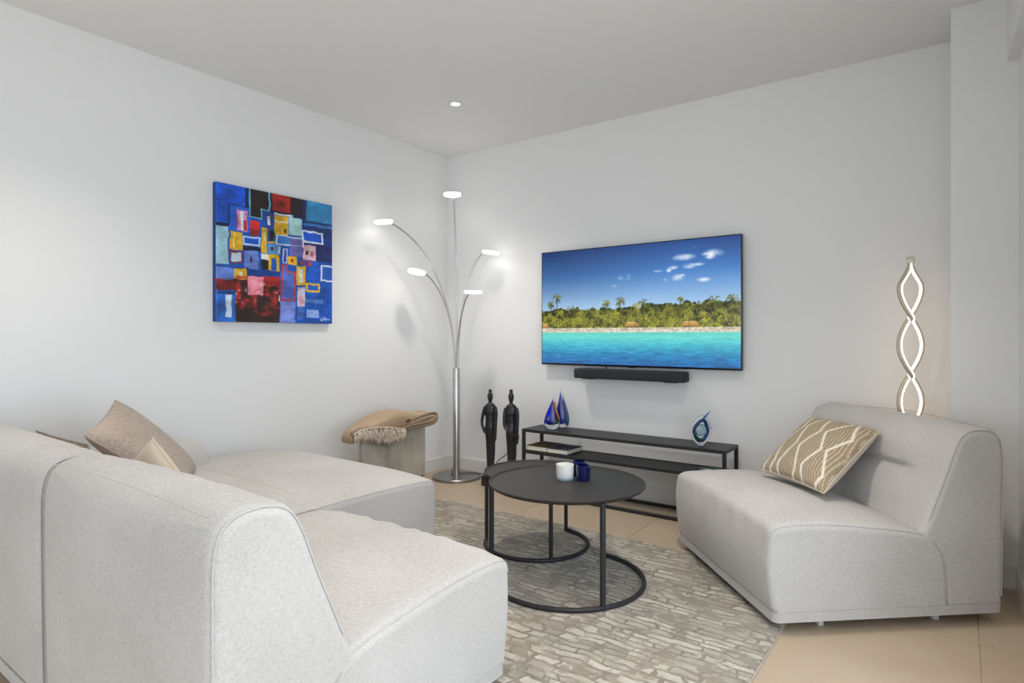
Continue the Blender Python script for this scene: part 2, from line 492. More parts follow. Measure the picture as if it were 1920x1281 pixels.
bounce = struct(prism('bounce_slab', [(RX(-0.3) + T, -0.3), (RX(YB) + T, YB - 0.2), (0, YB - 0.2), (0, YB - 4), (8.0, YB - 4), (8.0, -0.3)], -0.12, -0.03, mat('bounce_slab_tile', (0.62, 0.58, 0.52), 0.7)))  # unseen slab added outside to bounce daylight up to the ceiling

def baseb(name, pts):
    return struct(prism(name, pts, 0, 0.10, M['baseboard']))
baseb('baseboard_left', [(0, -0.012), (0, YB), (0.012, YB), (0.012, -0.012)])
baseb('baseboard_front', [(0, 0), (0, -0.012), (3.467, -0.012), (3.467, 0)])
baseb('baseboard_column', [(3.455, -0.012), (3.455, -0.395), (RX(-0.395), -0.395), (RX(-0.383), -0.383), (3.467, -0.383), (3.467, -0.012)])
baseb('baseboard_right', [(RX(-0.395), -0.395), (RX(-0.395) - 0.012, -0.395), (RX(WIN_Y0) - 0.012, WIN_Y0), (RX(WIN_Y0), WIN_Y0)])

# ------------------------------------------------------------------ recessed ceiling downlights
def downlight(x, y, label, power=42):
    t = thing('ceiling_downlight', label, 'downlight', (x, y, H), group='recessed ceiling downlights')
    lathe('trim_ring', [(0.030, -0.0005), (0.042, -0.0005), (0.043, -0.004), (0.030, -0.006), (0.028, -0.003)], M['white_metal'], t, 28)
    lathe('lens', [(0.0, -0.004), (0.029, -0.004), (0.029, -0.001), (0, -0.001)], M['down'], t, 24)
    d = bpy.data.lights.new('downlight_beam', 'SPOT'); d.energy = power; d.color = (1, 0.93, 0.84)
    d.spot_size = math.radians(110); d.spot_blend = 0.9; d.shadow_soft_size = 0.09
    o = bpy.data.objects.new('downlight_beam', d); COL.objects.link(o); o.parent = t; o.location = (0, 0, -0.02)
    return t
downlight(0.86, -0.876, 'small round recessed downlight in the ceiling above the floor lamp', 62)
downlight(2.60, -1.60, 'unseen round downlight added above the coffee tables for fill light', 70)  # added out of view to brighten the chair, tables and lower television wall
for x, y in ((0.86, -3.0), (2.75, -3.0), (0.86, -5.2), (2.75, -5.2)):
    downlight(x, y, 'small round recessed downlight in the ceiling behind the sofa')

# ------------------------------------------------------------------ rug
RX0, RX1, RY0, RY1 = 0.45, 2.955, -2.75, -0.805
rug = thing('area_rug', 'large grey beige rug with carved pebble pattern under the black tables', 'rug', ((RX0 + RX1) / 2, (RY0 + RY1) / 2, 0))
rw, rh = (RX1 - RX0) / 2, (RY1 - RY0) / 2
box('pile', -rw, rw, -rh, rh, 0.002, 0.012, M['rug'], rug, bevel=0.004)
box('backing', -rw - 0.004, rw + 0.004, -rh - 0.004, rh + 0.004, 0.0, 0.005, M['rug_edge'], rug, bevel=0.002)

# ------------------------------------------------------------------ upholstery
def chaikin(pts, it=3, closed=True):
    for _ in range(it):
        out = []; k = len(pts)
        for i in range(k):
            a, b = pts[i], pts[(i + 1) % k]
            out.append((a[0] * .75 + b[0] * .25, a[1] * .75 + b[1] * .25)); out.append((a[0] * .25 + b[0] * .75, a[1] * .25 + b[1] * .75))
        pts = out
    return pts
def resample(pts, k):
    P = np.array(pts + [pts[0]]); s = np.r_[0, np.cumsum(np.hypot(*np.diff(P, axis=0).T))]
    t = np.linspace(0, s[-1], k, endpoint=False)
    return np.stack([np.interp(t, s, P[:, 0]), np.interp(t, s, P[:, 1])], 1)
def offset_in(Q, r):
    t = np.roll(Q, -1, 0) - np.roll(Q, 1, 0); t /= np.linalg.norm(t, axis=1)[:, None] + 1e-9
    nrm = np.stack([-t[:, 1], t[:, 0]], 1)
    area = 0.5 * np.sum(Q[:, 0] * np.roll(Q[:, 1], -1) - np.roll(Q[:, 0], -1) * Q[:, 1])
    if area < 0: nrm = -nrm
    return Q + nrm * r

def extrude_soft(name, poly, W, material, parent, r=0.03, k=110, nu=26, deform=None, chk=3, zlo=0.085, seam_sel=None, joint_sel=None, u0=0.0):
    """closed (v,z) outline swept along u = 0..W with rounded ends; deform(u,v,z,i) -> dv,dz"""
    Q = resample(chaikin(poly, chk), k)
    us, offs = [], []
    for s in range(6):
        a = s / 5 * PI / 2
        us.append(r * (1 - math.sin(a))); offs.append(r * (1 - math.cos(a)))
    us, offs = us[::-1], offs[::-1]          # from outer end (u=0, offset r) inwards
    us = [r * (1 - math.sin((5 - s) / 5 * PI / 2)) for s in range(6)]
    offs = [r * (1 - math.cos((5 - s) / 5 * PI / 2)) for s in range(6)]
    mid = list(np.linspace(r, W - r, nu))[1:-1]
    U = us + mid + [W - x for x in us[::-1]]
    O = offs + [0] * len(mid) + offs[::-1]
    rings = []
    for u, o in zip(U, O):
        R = Q.copy()
        if o > 1e-6:
            dlt = offset_in(Q, o) - Q
            dlt[:, 1] *= np.clip((Q[:, 1] - zlo) / 0.06, 0, 1)
            R = Q + dlt
        ring = []
        for i, (v, z) in enumerate(R):
            dv, dz = deform(u, v, z, i) if deform else (0, 0)
            ring.append((u0 + u * (W - 2 * u0) / W, v + dv, z + dz))
        rings.append(ring)
    bm = bmesh.new()
    add_loft(bm, rings)
    ob = bm_obj(name, bm, material, parent, smooth=True)
    for pl in ob.data.polygons:
        if len(pl.vertices) > 4: pl.use_smooth = False
    for sel, inset, rad_, mt_ in ((seam_sel, 0.293 * r, 0.0024, M['sofa']), (joint_sel, 0.05 * r, 0.0030, M['seam'])):
        if sel is None: continue
        for uu in (inset, W - inset):
            dlt = offset_in(Q, (0.293 * r if sel is seam_sel else 0.75 * r) - 0.0012) - Q
            dlt[:, 1] *= np.clip((Q[:, 1] - zlo) / 0.06, 0, 1)
            R = Q + dlt
            ok = [sel(v, z) for v, z in Q]
            st_ = next(i for i in range(k) if ok[i] and not ok[i - 1])
            pts = []
            for q in range(k):
                i = (st_ + q) % k
                if not ok[i]: break
                dv, dz = deform(uu, R[i, 0], R[i, 1], i) if deform else (0, 0)
                pts.append((uu, R[i, 0] + dv, R[i, 1] + dz))
            tube('seam', pts, rad_, mt_, ob, 6)
    return ob

def plinth(parent, x0, x1, y0, y1, z0, z1, r=0.028):
    pts = []
    for cx_, cy_, a0 in ((x1 - r, y1 - r, 0), (x0 + r, y1 - r, 90), (x0 + r, y0 + r, 180), (x1 - r, y0 + r, 270)):
        for i in range(7):
            a = math.radians(a0 + 15 * i); pts.append((cx_ + r * math.cos(a), cy_ + r * math.sin(a)))
    bm = bmesh.new()
    add_loft(bm, [[(x, y, z) for x, y in pts] for z in (z0, z1)])
    o = bm_obj('base_frame', bm, M['sofa'], parent, angle=40)
    tube('seam', [(x, y, z1 - 0.0005) for x, y in pts], 0.0022, M['seam'], o, 6, closed=True)
    return o

# outlines of the armless module, v from front to back
SEAT = [(0.004, 0.080), (0.004, 0.080), (-0.010, 0.16), (-0.018, 0.27), (-0.010, 0.355), (-0.006, 0.380), (0.012, 0.394), (0.05, 0.402), (0.2, 0.404), (0.4, 0.390), (0.56, 0.366), (0.622, 0.350),
        (0.655, 0.334), (0.69, 0.29), (0.708, 0.227), (0.711, 0.15), (0.711, 0.080), (0.711, 0.080)]
BACK = [(0.698, 0.080), (0.698, 0.080), (0.694, 0.15), (0.676, 0.21), (0.640, 0.25), (0.590, 0.270), (0.578, 0.31), (0.592, 0.345), (0.630, 0.415), (0.652, 0.468), (0.690, 0.560), (0.728, 0.655), (0.750, 0.708),
        (0.774, 0.738), (0.81, 0.752), (0.86, 0.756), (0.908, 0.746), (0.936, 0.716), (0.947, 0.66), (0.947, 0.60), (0.944, 0.30), (0.942, 0.080), (0.942, 0.080)]
def seat_deform(W, crown=0.04, dep=0.71, wr=0.004, seed=0):
    def f(u, v, z, i):
        s = math.sin(PI * min(max(u / W, 0), 1)); dv = dz = 0.0
        if z > 0.2:
            k = min(1, (z - 0.2) / 0.17); tv = min(max(v / dep, 0), 1)
            dz = crown * (s ** 0.6) * k * (0.6 + 0.4 * math.sin(PI * min(tv * 1.2, 1)))
            front = math.exp(-((v - 0.03) / 0.10) ** 2)
            dz += wr * front * math.sin(u * 62 + 26 * v + 2 * math.sin(u * 17 + seed)) * s * k
            dz += 0.004 * math.sin(u * 9 + seed) * math.sin(v * 11 + seed * 2)
        if v < 0.05: dv = -0.018 * s ** 0.7 * math.sin(PI * min(max((z - 0.05) / 0.36, 0), 1)); dv += wr * .6 * math.sin(u * 45 + z * 30 + seed) * math.exp(-((z - 0.36) / 0.06) ** 2)
        return dv, dz
    return f
def back_deform(W, crease=(0.2, 0.8), seed=0, wr=0.0022):
    def f(u, v, z, i):
        t = min(max(u / W, 0), 1); s = math.sin(PI * t); dv = dz = 0.0
        if z > 0.5:
            dz = 0.007 * s ** 0.7 * min(1, (z - 0.5) / 0.22)
            dz += wr * math.sin(u * 48 - v * 60 + 2.5 * math.sin(u * 11 + seed)) * min(1, (z - 0.5) / 0.2) * s ** 0.5
        if v < 0.79 and z > 0.38:                 # front side
            w = 1 / (1 + math.exp(-(t - crease[0]) * 40)) * 1 / (1 + math.exp((t - crease[1]) * 40))
            dv += 0.026 * w * math.exp(-((z - 0.565) / 0.014) ** 2)
            dv -= 0.022 * s ** 0.6 * math.exp(-((z - 0.66) / 0.06) ** 2) + 0.014 * s ** .6 * math.exp(-((z - 0.47) / 0.06) ** 2)
        if v > 0.9: dv += 0.012 * s ** .5 * math.sin(PI * min(max((z - 0.08) / 0.66, 0), 1))
        return dv, dz
    return f

def seam_line(parent, pts, r=0.0022, name='seam'):
    return tube(name, pts, r, M['sofa'], parent, 6)

def armless_module(name, label, cat, loc, rz, W, seed, back_crease, rear=0.0):
    t = thing(name, label, cat, loc, rz)
    seat = extrude_soft('seat', SEAT, W, M['sofa'], t, r=0.024, k=130, nu=34, deform=seat_deform(W, seed=seed), seam_sel=lambda v, z: z > 0.335 and v < 0.64, joint_sel=lambda v, z: v > 0.645 and z > 0.09)
    back = extrude_soft('backrest', BACK, W, M['sofa'], t, r=0.028, k=150, nu=34, deform=back_deform(W, back_crease, seed), seam_sel=lambda v, z: (z > 0.40) or (v > 0.9 and z > 0.1), u0=0.0015)
    plinth(t, 0.002, W - 0.002, 0.004, 0.942, 0.040, 0.081)
    for (a, b) in ((0.060, 0.22), (W - 0.060, 0.22), (0.060, 0.70), (W - 0.060, 0.70)):
        box('foot', a - 0.011, a + 0.011, b - 0.011, b + 0.011, rear if b > 0.5 else 0.0, 0.041, M['foot'], t, bevel=0.003)
    seam_line(back, spline([(0.03, 0.93, 0.742), (W * .5, 0.945, 0.762), (W - 0.03, 0.93, 0.742)], 10), 0.0016)
    return t

armless_module('armless_sofa_module', 'pale linen armless sofa module standing alongside the corner chaise', 'sofa', (2.345, -2.305, 0.0125), PI, 0.9170, 0.4, (0.25, 0.75), -0.0125)
ca = math.radians(-48.0)
armless_module('lounge_chair', 'oatmeal linen armless lounge chair holding a striped cushion', 'armchair', (2.300, -0.738, 0), ca, 0.955, 1.7, (0.16, 0.80))

# chaise module with a low arm against the left wall; u runs towards -X like the armless seat
CW = 1.33
ch = thing('chaise_sofa_module', 'pale linen corner chaise with low armrest along the left wall', 'sofa', (1.425, -2.312, 0.0125), PI)
CSEAT = [(-0.648, 0.080), (-0.648, 0.080), (-0.658, 0.16), (-0.664, 0.27), (-0.656, 0.355), (-0.650, 0.380), (-0.630, 0.394), (-0.58, 0.402), (-0.35, 0.410), (-0.1, 0.410), (0.2, 0.408), (0.4, 0.395), (0.56, 0.372), (0.622, 0.352),
         (0.655, 0.334), (0.69, 0.29), (0.708, 0.227), (0.711, 0.15), (0.711, 0.080), (0.711, 0.080)]
def chaise_def(u, v, z, i):
    s = math.sin(PI * min(max(u / CW, 0), 1)); dv = dz = 0.0
    if z > 0.2:
        k = min(1, (z - 0.2) / 0.17); tv = min(max((v + 0.65) / 1.36, 0), 1)
        dz = 0.048 * (s ** 0.55) * k * (0.45 + 0.55 * math.sin(PI * tv) ** 0.6)
        dz -= 0.010 * math.exp(-((v - 0.03) / 0.012) ** 2) * k * s ** 0.3
        dz += 0.003 * math.sin(u * 8) * math.sin(v * 9)
    if v < -0.6: dv = -0.012 * s ** 0.7 * math.sin(PI * min(max((z - 0.05) / 0.36, 0), 1))
    return dv, dz
cs = extrude_soft('seat', CSEAT, CW, M['sofa'], ch, r=0.024, k=400, nu=44, deform=chaise_def, seam_sel=lambda v, z: z > 0.335 and v < 0.64, joint_sel=lambda v, z: v > 0.645 and z > 0.09)
cb = extrude_soft('backrest', BACK, CW, M['sofa'], ch, r=0.028, k=150, nu=36, deform=back_deform(CW, (0.2, 0.8), 2.2), seam_sel=lambda v, z: (z > 0.40) or (v > 0.9 and z > 0.1), u0=0.0015)
plinth(ch, 0.002, CW - 0.002, -0.648, 0.942, 0.040, 0.081)
for (a, b) in ((0.10, -0.55), (CW - 0.10, -0.55), (0.10, 0.70), (CW - 0.10, 0.70)):
    box('foot', a - 0.022, a + 0.022, b - 0.018, b + 0.018, -0.0125 if (b > 0.5 or a > 1) else 0.0, 0.041, M['foot'], ch, bevel=0.003)
ARM = [(CW - 0.315, 0.37), (CW - 0.325, 0.44), (CW - 0.30, 0.53), (CW - 0.255, 0.572), (CW - 0.16, 0.582), (CW - 0.05, 0.572), (CW - 0.008, 0.53), (CW - 0.004, 0.44), (CW - 0.004, 0.37)]
arm = extrude_soft('armrest', ARM, 0.70, M['sofa'], ch, r=0.022, k=90, nu=20,
                   zlo=0.40, deform=lambda u, v, z, i: (0, -0.018 * (1 - min(u / 0.22, 1)) ** 2 if z > 0.45 else 0))
# the armrest outline is drawn in (u,z); turn its sweep along v
R_ = Matrix(((0, 1, 0, 0), (1, 0, 0, 0), (0, 0, 1, 0), (0, 0, 0, 1)))
arm.data.transform(R_); arm.data.flip_normals(); arm.location = (0, -0.062, 0)
# ------------------------------------------------------------------ cushions
def cushion(name, label, cat, BL, BR, TL, thick, material, img=None, pinch=0.10, nres=40, sag=0.0, welt=None, drop=0.0):
    BL, BR, TL = Vector(BL), Vector(BR), Vector(TL)
    ex, ey = BR - BL, TL - BL
    nrm = ex.cross(ey).normalized(); c = BL + ex / 2 + ey / 2
    s = np.linspace(-1, 1, nres)
    X, Y = np.meshgrid(s, s)
    px = X * (1 - pinch * (1 - np.abs(X)) * 0 - pinch * (1 - Y ** 2) * 0.6); py = Y * (1 - pinch * (1 - X ** 2) * 0.6)
    th = thick * (np.clip((1 - X ** 2) * (1 - Y ** 2), 0, 1) ** 0.42)
    th = th * (1 + 0.05 * np.sin(3.1 * X + 1.3) * np.cos(2.7 * Y))
    t = thing(name, label, cat, tuple(BL + ex / 2))
    o0 = np.array(ex) / 2 * 0
    base = np.array(ey / 2)
    P0 = base[None, None] + px[..., None] * np.array(ex / 2) + py[..., None] * np.array(ey / 2)
    P0[..., 2] -= sag * (1 - X ** 2) * (Y + 1) / 2 + drop * (X + 1) / 2 * (Y + 1) / 2
    nn = np.array(nrm)
    for sgn, nm in ((1, 'front_panel'), (-1, 'back_panel')):
        P = P0 + sgn * th[..., None] * nn
        im = img if sgn == 1 else None
        mm = material[0] if sgn == 1 else material[1]
        grid_mesh(nm, P, im, mm, t, True, flip=(sgn == -1))
    loop = [P0[0, i] for i in range(0, nres)] + [P0[i, -1] for i in range(1, nres)] + [P0[-1, i] for i in range(nres - 2, -1, -1)] + [P0[i, 0] for i in range(nres - 2, 0, -1)]
    tube('seam_edge', loop, 0.003, welt or material[1], t, 6, closed=True)
    return t

# striped cushion on the lounge chair: thin cream stripes and thick wandering cream lines on brown
h = w = 150
yy, xx = np.mgrid[0:h, 0:w] / (h - 1.0)
base = np.array((150, 132, 106.)); cream = np.array((214, 204, 186.))
n1 = vnoise(h, w, 7, 5, 3) - .5
rows = xx * 0.93 + 0.02 * np.sin(yy * 9) + 0.035 * n1
st = 0.5 + 0.5 * np.sin(rows * 2 * PI * 30)
a = np.clip((st - 0.62) / 0.2, 0, 1)[..., None] * 0.55
img = base * (1 - a) + cream * a
for q, (x0, amp, ph, fr) in enumerate([(0.05, .025, .3, 1.5), (0.17, .045, .2, 1.7), (0.34, .05, 2.0, 1.6), (0.52, .05, .4, 1.8), (0.70, .06, 1.6, 1.9), (0.88, .055, 3.2, 1.8)]):
    tri = 2 / PI * np.arcsin(np.sin(yy * 2 * PI * fr + ph * 2))
    xc = x0 + amp * tri
    a = np.clip(1.6 - np.abs(xx - xc) / 0.014, 0, 1)[..., None]
    img = img * (1 - a) + np.array((226, 219, 204.)) * a
img = img * (0.92 + 0.16 * rng.random((h, w, 1)))
mc, nn_ = attr_mat('striped_weave', 0.95); nn_.bump(nn_.noise(500, 1, nn_.coords()), 0.4, 0.002)
cushion('striped_cushion', 'brown cushion with cream stripes and zigzag lines leaning on the lounge chair', 'cushion',
        (2.716, -0.742, 0.462), (3.046, -1.060, 0.462), (2.885, -0.392, 0.690), 0.080, (mc, M['beige']), img, nres=150, pinch=0.10)
cushion('taupe_cushion', 'taupe tweed cushion leaning up high in the chaise corner', 'cushion',
        (0.455, -2.345, 0.452), (0.875, -2.605, 0.452), (0.462, -2.705, 0.826), 0.075, (M['taupe'], M['taupe']), pinch=0.07, drop=0.085)
cushion('taupe_cushion', 'low taupe tweed cushion half hidden behind the taller one in the chaise corner', 'cushion',
        (0.52, -2.905, 0.455), (1.04, -2.905, 0.455), (0.52, -3.010, 0.735), 0.028, (M['taupe'], M['taupe']), pinch=0.07)
cushion('beige_cushion', 'small smooth beige cushion tucked behind the pale sofa back', 'cushion',
        (1.472, -2.866, 0.613), (1.281, -2.888, 0.470), (1.297, -2.908, 0.768), 0.045, (M['beige'], M['beige']), pinch=0.08)

# ------------------------------------------------------------------ nesting coffee tables
def nest_table(name, label, c, R, zt, angles, arc, legr=0.0100):
    t = thing(name, label, 'coffee table', (c[0], c[1], 0.012))
    zt -= 0.012
    lathe('table_top', [(0, zt - 0.016), (R - 0.010, zt - 0.016), (R, zt - 0.010), (R + 0.003, zt - 0.001), (R + 0.001, zt + 0.002), (R - 0.004, zt + 0.002), (R - 0.009, zt - 0.004), (0, zt - 0.004)], M['table_top'], t, 96, angle=50)
    a0, a1 = arc
    k = 60
    tube('floor_ring', [(R * 0.985 * math.cos(math.radians(a0 + (a1 - a0) * i / k)), R * 0.985 * math.sin(math.radians(a0 + (a1 - a0) * i / k)), 0.0102) for i in range(k + 1)], 0.0102, M['black_metal'], t, 10)
    for a in angles:
        x, y = 0.985 * R * math.cos(math.radians(a)), 0.985 * R * math.sin(math.radians(a))
        tube('leg', [(x, y, 0.004), (x, y, (zt - 0.016) / 2), (x, y, zt - 0.012)], legr, M['black_metal'], t, 12)
    return t
nest_table('coffee_table', 'large round black metal coffee table with three candle cups on it', (2.06, -1.475), 0.350, 0.455, (89, -34, 209), (89, -151), 0.0118)
nest_table('coffee_table', 'smaller round black metal table nested under the larger one', (1.692, -1.172), 0.275, 0.400, (86, -41, 205), (86, -155))

def cup(name, label, x, y, r, hgt, material, group=None):
    t = thing(name, label, 'candle holder', (x, y, 0.4515), group=group)
    lathe('cup', [(0, 0.0), (r * 0.86, 0.0), (r * 0.93, 0.006), (r, hgt * .5), (r * 1.02, hgt), (r * 0.88, hgt + 0.001), (r * 0.82, 0.018), (0, 0.016)], material, t, 40, angle=40)
    return t
c = cup('candle_holder', 'white glass candle holder on the round coffee table', 2.029, -1.437, 0.041, 0.070, M['white_glass'])
lathe('candle', [(0, 0.019), (0.031, 0.019), (0.031, 0.042), (0, 0.044)], M['wax'], c, 24)
lathe('glass_foot', [(0, -0.0005), (0.0385, -0.0005), (0.0395, 0.010), (0.0385, 0.012), (0, 0.012)], M['ice'], c, 32)
cup('candle_holder', 'cobalt blue glass candle holder standing in front of the other blue one', 2.109, -1.408, 0.0325, 0.068, M['blue_glass'])
cup('candle_holder', 'cobalt blue glass candle holder between the white one and the other blue one', 2.046, -1.335, 0.0325, 0.068, M['blue_glass'])

# ------------------------------------------------------------------ media console
CX0, CX1, CYF, CYR, CZ = 0.997, 2.423, -0.324, -0.072, 0.456
con = thing('media_console', 'long low black metal console with two shelves under the television', 'console', ((CX0 + CX1) / 2, (CYF + CYR) / 2, 0))
hw, hd = (CX1 - CX0) / 2, (CYR - CYF) / 2; b = 0.020
box('top_shelf', -hw + 0.002, hw - 0.002, -hd + 0.002, hd - 0.002, CZ - 0.006, CZ, M['black_metal'], con, bevel=0.001, seg=1)
for x in (-hw, hw - b):
    for y in (-hd, hd - b):
        box('leg', x, x + b, y, y + b, 0, CZ - 0.001, M['black_metal'], con, bevel=0.001, seg=1)
for z in (CZ - 0.022, 0.284, 0.0):
    for y in (-hd, hd - b):
        box('rail', -hw + b, hw - b, y + 0.001, y + b - 0.001, z + 0.001, z + 0.0205, M['black_metal'], con, bevel=0.001, seg=1)
    for x in (-hw, hw - b):
        box('rail', x + 0.001, x + b - 0.001, -hd + b, hd - b, z + 0.001, z + 0.0205, M['black_metal'], con, bevel=0.001, seg=1)
box('lower_shelf', -hw + b, hw - b, -hd + b, hd - b, 0.296, 0.302, M['black_metal'], con)
SZ = 0.3055

def book(name, label, x0, x1, y0, y1, th, cover):
    t = thing(name, label, 'book', ((x0 + x1) / 2, (y0 + y1) / 2, SZ))
    a, b_ = (x1 - x0) / 2, (y1 - y0) / 2
    box('page_block', -a + 0.006, a - 0.003, -b_ + 0.003, b_ - 0.003, 0.003, th - 0.003, M['paper'], t)
    box('front_cover', -a, a, -b_, b_, th - 0.003, th, cover, t, bevel=0.001, seg=1)
    box('back_cover', -a, a, -b_, b_, 0, 0.003, cover, t, bevel=0.001, seg=1)
    box('spine', -a, -a + 0.005, -b_, b_, 0.001, th - 0.001, M['cover_cream'], t, bevel=0.001, seg=1)
    return t
book('book', 'thick book with olive brown cover on the lower console shelf', 1.022, 1.192, -0.305, -0.098, 0.034, M['cover_olive'])
book('book', 'book with dark slate cover lying beside the olive book', 1.198, 1.362, -0.308, -0.100, 0.032, M['cover_slate'])
rm = thing('remote_control', 'small black remote with silver edge on the console lower shelf', 'remote', (2.285, -0.205, SZ), 0.5)
box('body', -0.06, 0.06, -0.018, 0.018, 0, 0.014, M['black_gloss'], rm, bevel=0.005)
box('silver_band', -0.058, 0.058, -0.0188, 0.0188, 0.007, 0.010, M['chrome'], rm, bevel=0.001)

# glass drops
def drop_outline(hh, ww, lean=0.0, k=40):
    pts = []
    for i in range(k):
        a = 2 * PI * i / k
        z = 0.5 * (1 - math.cos(a))                 # 0 bottom .. 1 top
        prof = math.sin(PI * min(1, (z * 0.98 + 0.02)) ** 0.52) * (1 - z) ** 0.55 * 1.25
        if z < 0.03: prof = max(prof, 0.36)
        pts.append((math.copysign(prof, math.sin(a)) * ww / 2 + lean * z * z, z * hh))
    return pts
def drop_mesh(name, hh, ww, dd, material, parent, lean=0.0, dx=0, dz=0, kz=26, seg=24, dy=0.0):
    bm = bmesh.new(); rings = []
    for j in range(kz + 1):
        z = j / kz
        pr = (math.sin(PI * (z * 0.97 + 0.03) ** 0.55) ** 0.9) * (1 - 0.45 * z)
        pr = max(pr, 0.015)
        if j == 0: pr = 0.30
        rings.append([(dx + lean * z ** 2 + pr * ww / 2 * math.cos(2 * PI * i / seg), dy + pr * dd / 2 * math.sin(2 * PI * i / seg), dz + z * hh) for i in range(seg)])
    add_loft(bm, rings)
    return bm_obj(name, bm, material, parent, smooth=True)
t = thing('glass_drop', 'short cobalt glass drop sculpture with amber streak on the console', 'glass sculpture', (1.193, -0.235, CZ + 0.0005), math.radians(36))
drop_mesh('clear_casing', 0.222, 0.128, 0.060, M['clear'], t, lean=0.012)
drop_mesh('blue_core', 0.178, 0.104, 0.052, M['blue_core'], t, lean=0.010, dz=0.034, dx=-0.004)
drop_mesh('green_core', 0.060, 0.050, 0.046, M['green_core'], t, dz=0.040, dx=0.026, dy=-0.008)
tube('amber_streak', spline([(0.016, -0.010, 0.196), (0.024, -0.022, 0.15), (0.038, -0.024, 0.105), (0.050, -0.018, 0.07)], 6), [0.003] + [0.008] * 17 + [0.003], M['amber'], t, 8)
t = thing('glass_drop', 'tall cobalt and aqua glass drop sculpture behind the shorter one', 'glass sculpture', (1.215, -0.135, CZ + 0.0005), math.radians(36))
drop_mesh('clear_casing', 0.275, 0.118, 0.060, M['clear'], t, lean=-0.006)
drop_mesh('blue_core', 0.232, 0.082, 0.050, M['blue_core'], t, dz=0.030, dx=-0.008, lean=-0.004)
drop_mesh('aqua_core', 0.200, 0.044, 0.036, M['aqua_core'], t, dz=0.022, dx=0.032, lean=-0.030)

# glass fish
t = thing('glass_fish', 'blue and clear glass fish figurine on the right of the console', 'figurine', (2.245, -0.225, CZ + 0.0005), math.radians(36))
bm = bmesh.new()
def fish_ring(sc, k=48, zc=0.087):
    pts = []
    for i in range(k):
        a = 2 * PI * i / k
        r = 1 + 0.32 * max(0, math.sin(a)) ** 6 + 0.22 * max(0, -math.sin(a)) ** 6
        pts.append((0.055 * sc * r * math.cos(a) + 0.012 * max(0, math.sin(a)) ** 4, 0, zc + 0.062 * sc * r * math.sin(a)))
    return pts
add_tube(bm, fish_ring(1.0), 0.0105, 10, closed=True)
bm_obj('clear_body_ring', bm, M['clear'], t, smooth=True)
tube('blue_body_ring', fish_ring(0.76), 0.0105, mat('navy_glass', srgb((18, 52, 120)), 0.06, **{'Transmission_Weight': 0.3}), t, 10, closed=True)
bm = bmesh.new(); add_lathe(bm, [(0, -0.010), (0.020, -0.009), (0.034, -0.005), (0.037, 0), (0.034, 0.005), (0.020, 0.009), (0, 0.010)], 28)
bmesh.ops.transform(bm, matrix=Matrix.Translation((0.002, 0, 0.090)) @ Matrix.Rotation(PI / 2, 4, 'X'), verts=bm.verts)
bm_obj('pale_eye_disc', bm, M['ice'], t, smooth=True)
tube('green_belly', spline([(-0.044, -0.006, 0.080), (-0.032, -0.008, 0.055), (-0.010, -0.008, 0.036), (0.014, -0.007, 0.036)], 6), [0.003] + [0.009] * 17 + [0.003], M['green_core'], t, 8)
tube('tail_fin', spline([(0.006, 0, 0.148), (0.022, 0, 0.166), (0.042, 0, 0.188), (0.058, 0, 0.204)], 6), [0.009 - 0.0075 * i / 18 for i in range(19)], M['aqua_core'], t, 8)
tube('upper_fin', spline([(0.014, 0, 0.152), (0.028, 0, 0.136), (0.048, 0, 0.124), (0.066, 0, 0.124)], 6), [0.006 - 0.004 * i / 18 for i in range(19)], M['clear'], t, 8)
tube('rear_fin', spline([(0.058, 0, 0.098), (0.078, 0, 0.118), (0.086, 0, 0.100), (0.096, 0, 0.086)], 6), [0.006 - 0.004 * i / 18 for i in range(19)], M['clear'], t, 8)
lathe('glass_base', [(0, 0), (0.017, 0), (0.018, 0.004), (0.015, 0.010), (0, 0.013)], M['clear'], t, 24)

# ------------------------------------------------------------------ television, soundbar
TX, TZ, TW, TH = 0.991, 0.902, 1.449, 0.83
tv = thing('television', 'large wall mounted flat television showing a palm beach', 'television', (TX + TW / 2, 0, TZ))
box('casing', -TW / 2, TW / 2, -0.060, -0.032, 0, TH, M['black_gloss'], tv, bevel=0.002)
box('wall_mount', -0.25, 0.25, -0.033, 0.0, 0.25, 0.60, M['black_plastic'], tv, bevel=0.003)
box('status_light', -0.03, 0.03, -0.058, -0.045, -0.004, 0.002, M['black_plastic'], tv, bevel=0.002)

h, w = 256, 448
yy, xx = np.mgrid[0:h, 0:w]; V = yy / (h - 1.0); U = xx / (w - 1.0)
def hom(src, dst):
    A = []
    for (x, y), (u, v_) in zip(src, dst):
        A.append([x, y, 1, 0, 0, 0, -u * x, -u * y, -u]); A.append([0, 0, 0, x, y, 1, -v_ * x, -v_ * y, -v_])
    return np.linalg.svd(np.array(A, float))[2][-1].reshape(3, 3)
UNIT = [(0, 0), (1, 0), (1, 1), (0, 1)]
HT = hom([(62, 240), (1612, 90), (1612, 1125), (68, 1080)], UNIT)
def tvp(x, y):
    q = HT @ np.array([x, y, 1.0]); return q[0] / q[2], q[1] / q[2]
img = np.zeros((h, w, 3))
sky_t, sky_m, sky_b = np.array((34, 74, 146.)), np.array((70, 128, 200.)), np.array((168, 204, 238.))
s = (np.clip(V / 0.50, 0, 1) ** 0.85)[..., None]
img[:] = np.where(s < .5, sky_t * (1 - 2 * s) + sky_m * 2 * s, sky_m * (2 - 2 * s) + sky_b * (2 * s - 1))
img *= (1 - 0.28 * np.clip(1 - np.hypot((U) / .8, V / .6), 0, 1))[..., None]
img *= (1 - 0.12 * np.clip((U - .75) / .25, 0, 1) * np.clip(1 - V / .3, 0, 1))[..., None]
nzc = 0.75 * vnoise(h, w, 26, 30, 5) + 0.25 * vnoise(h, w, 60, 80, 6)
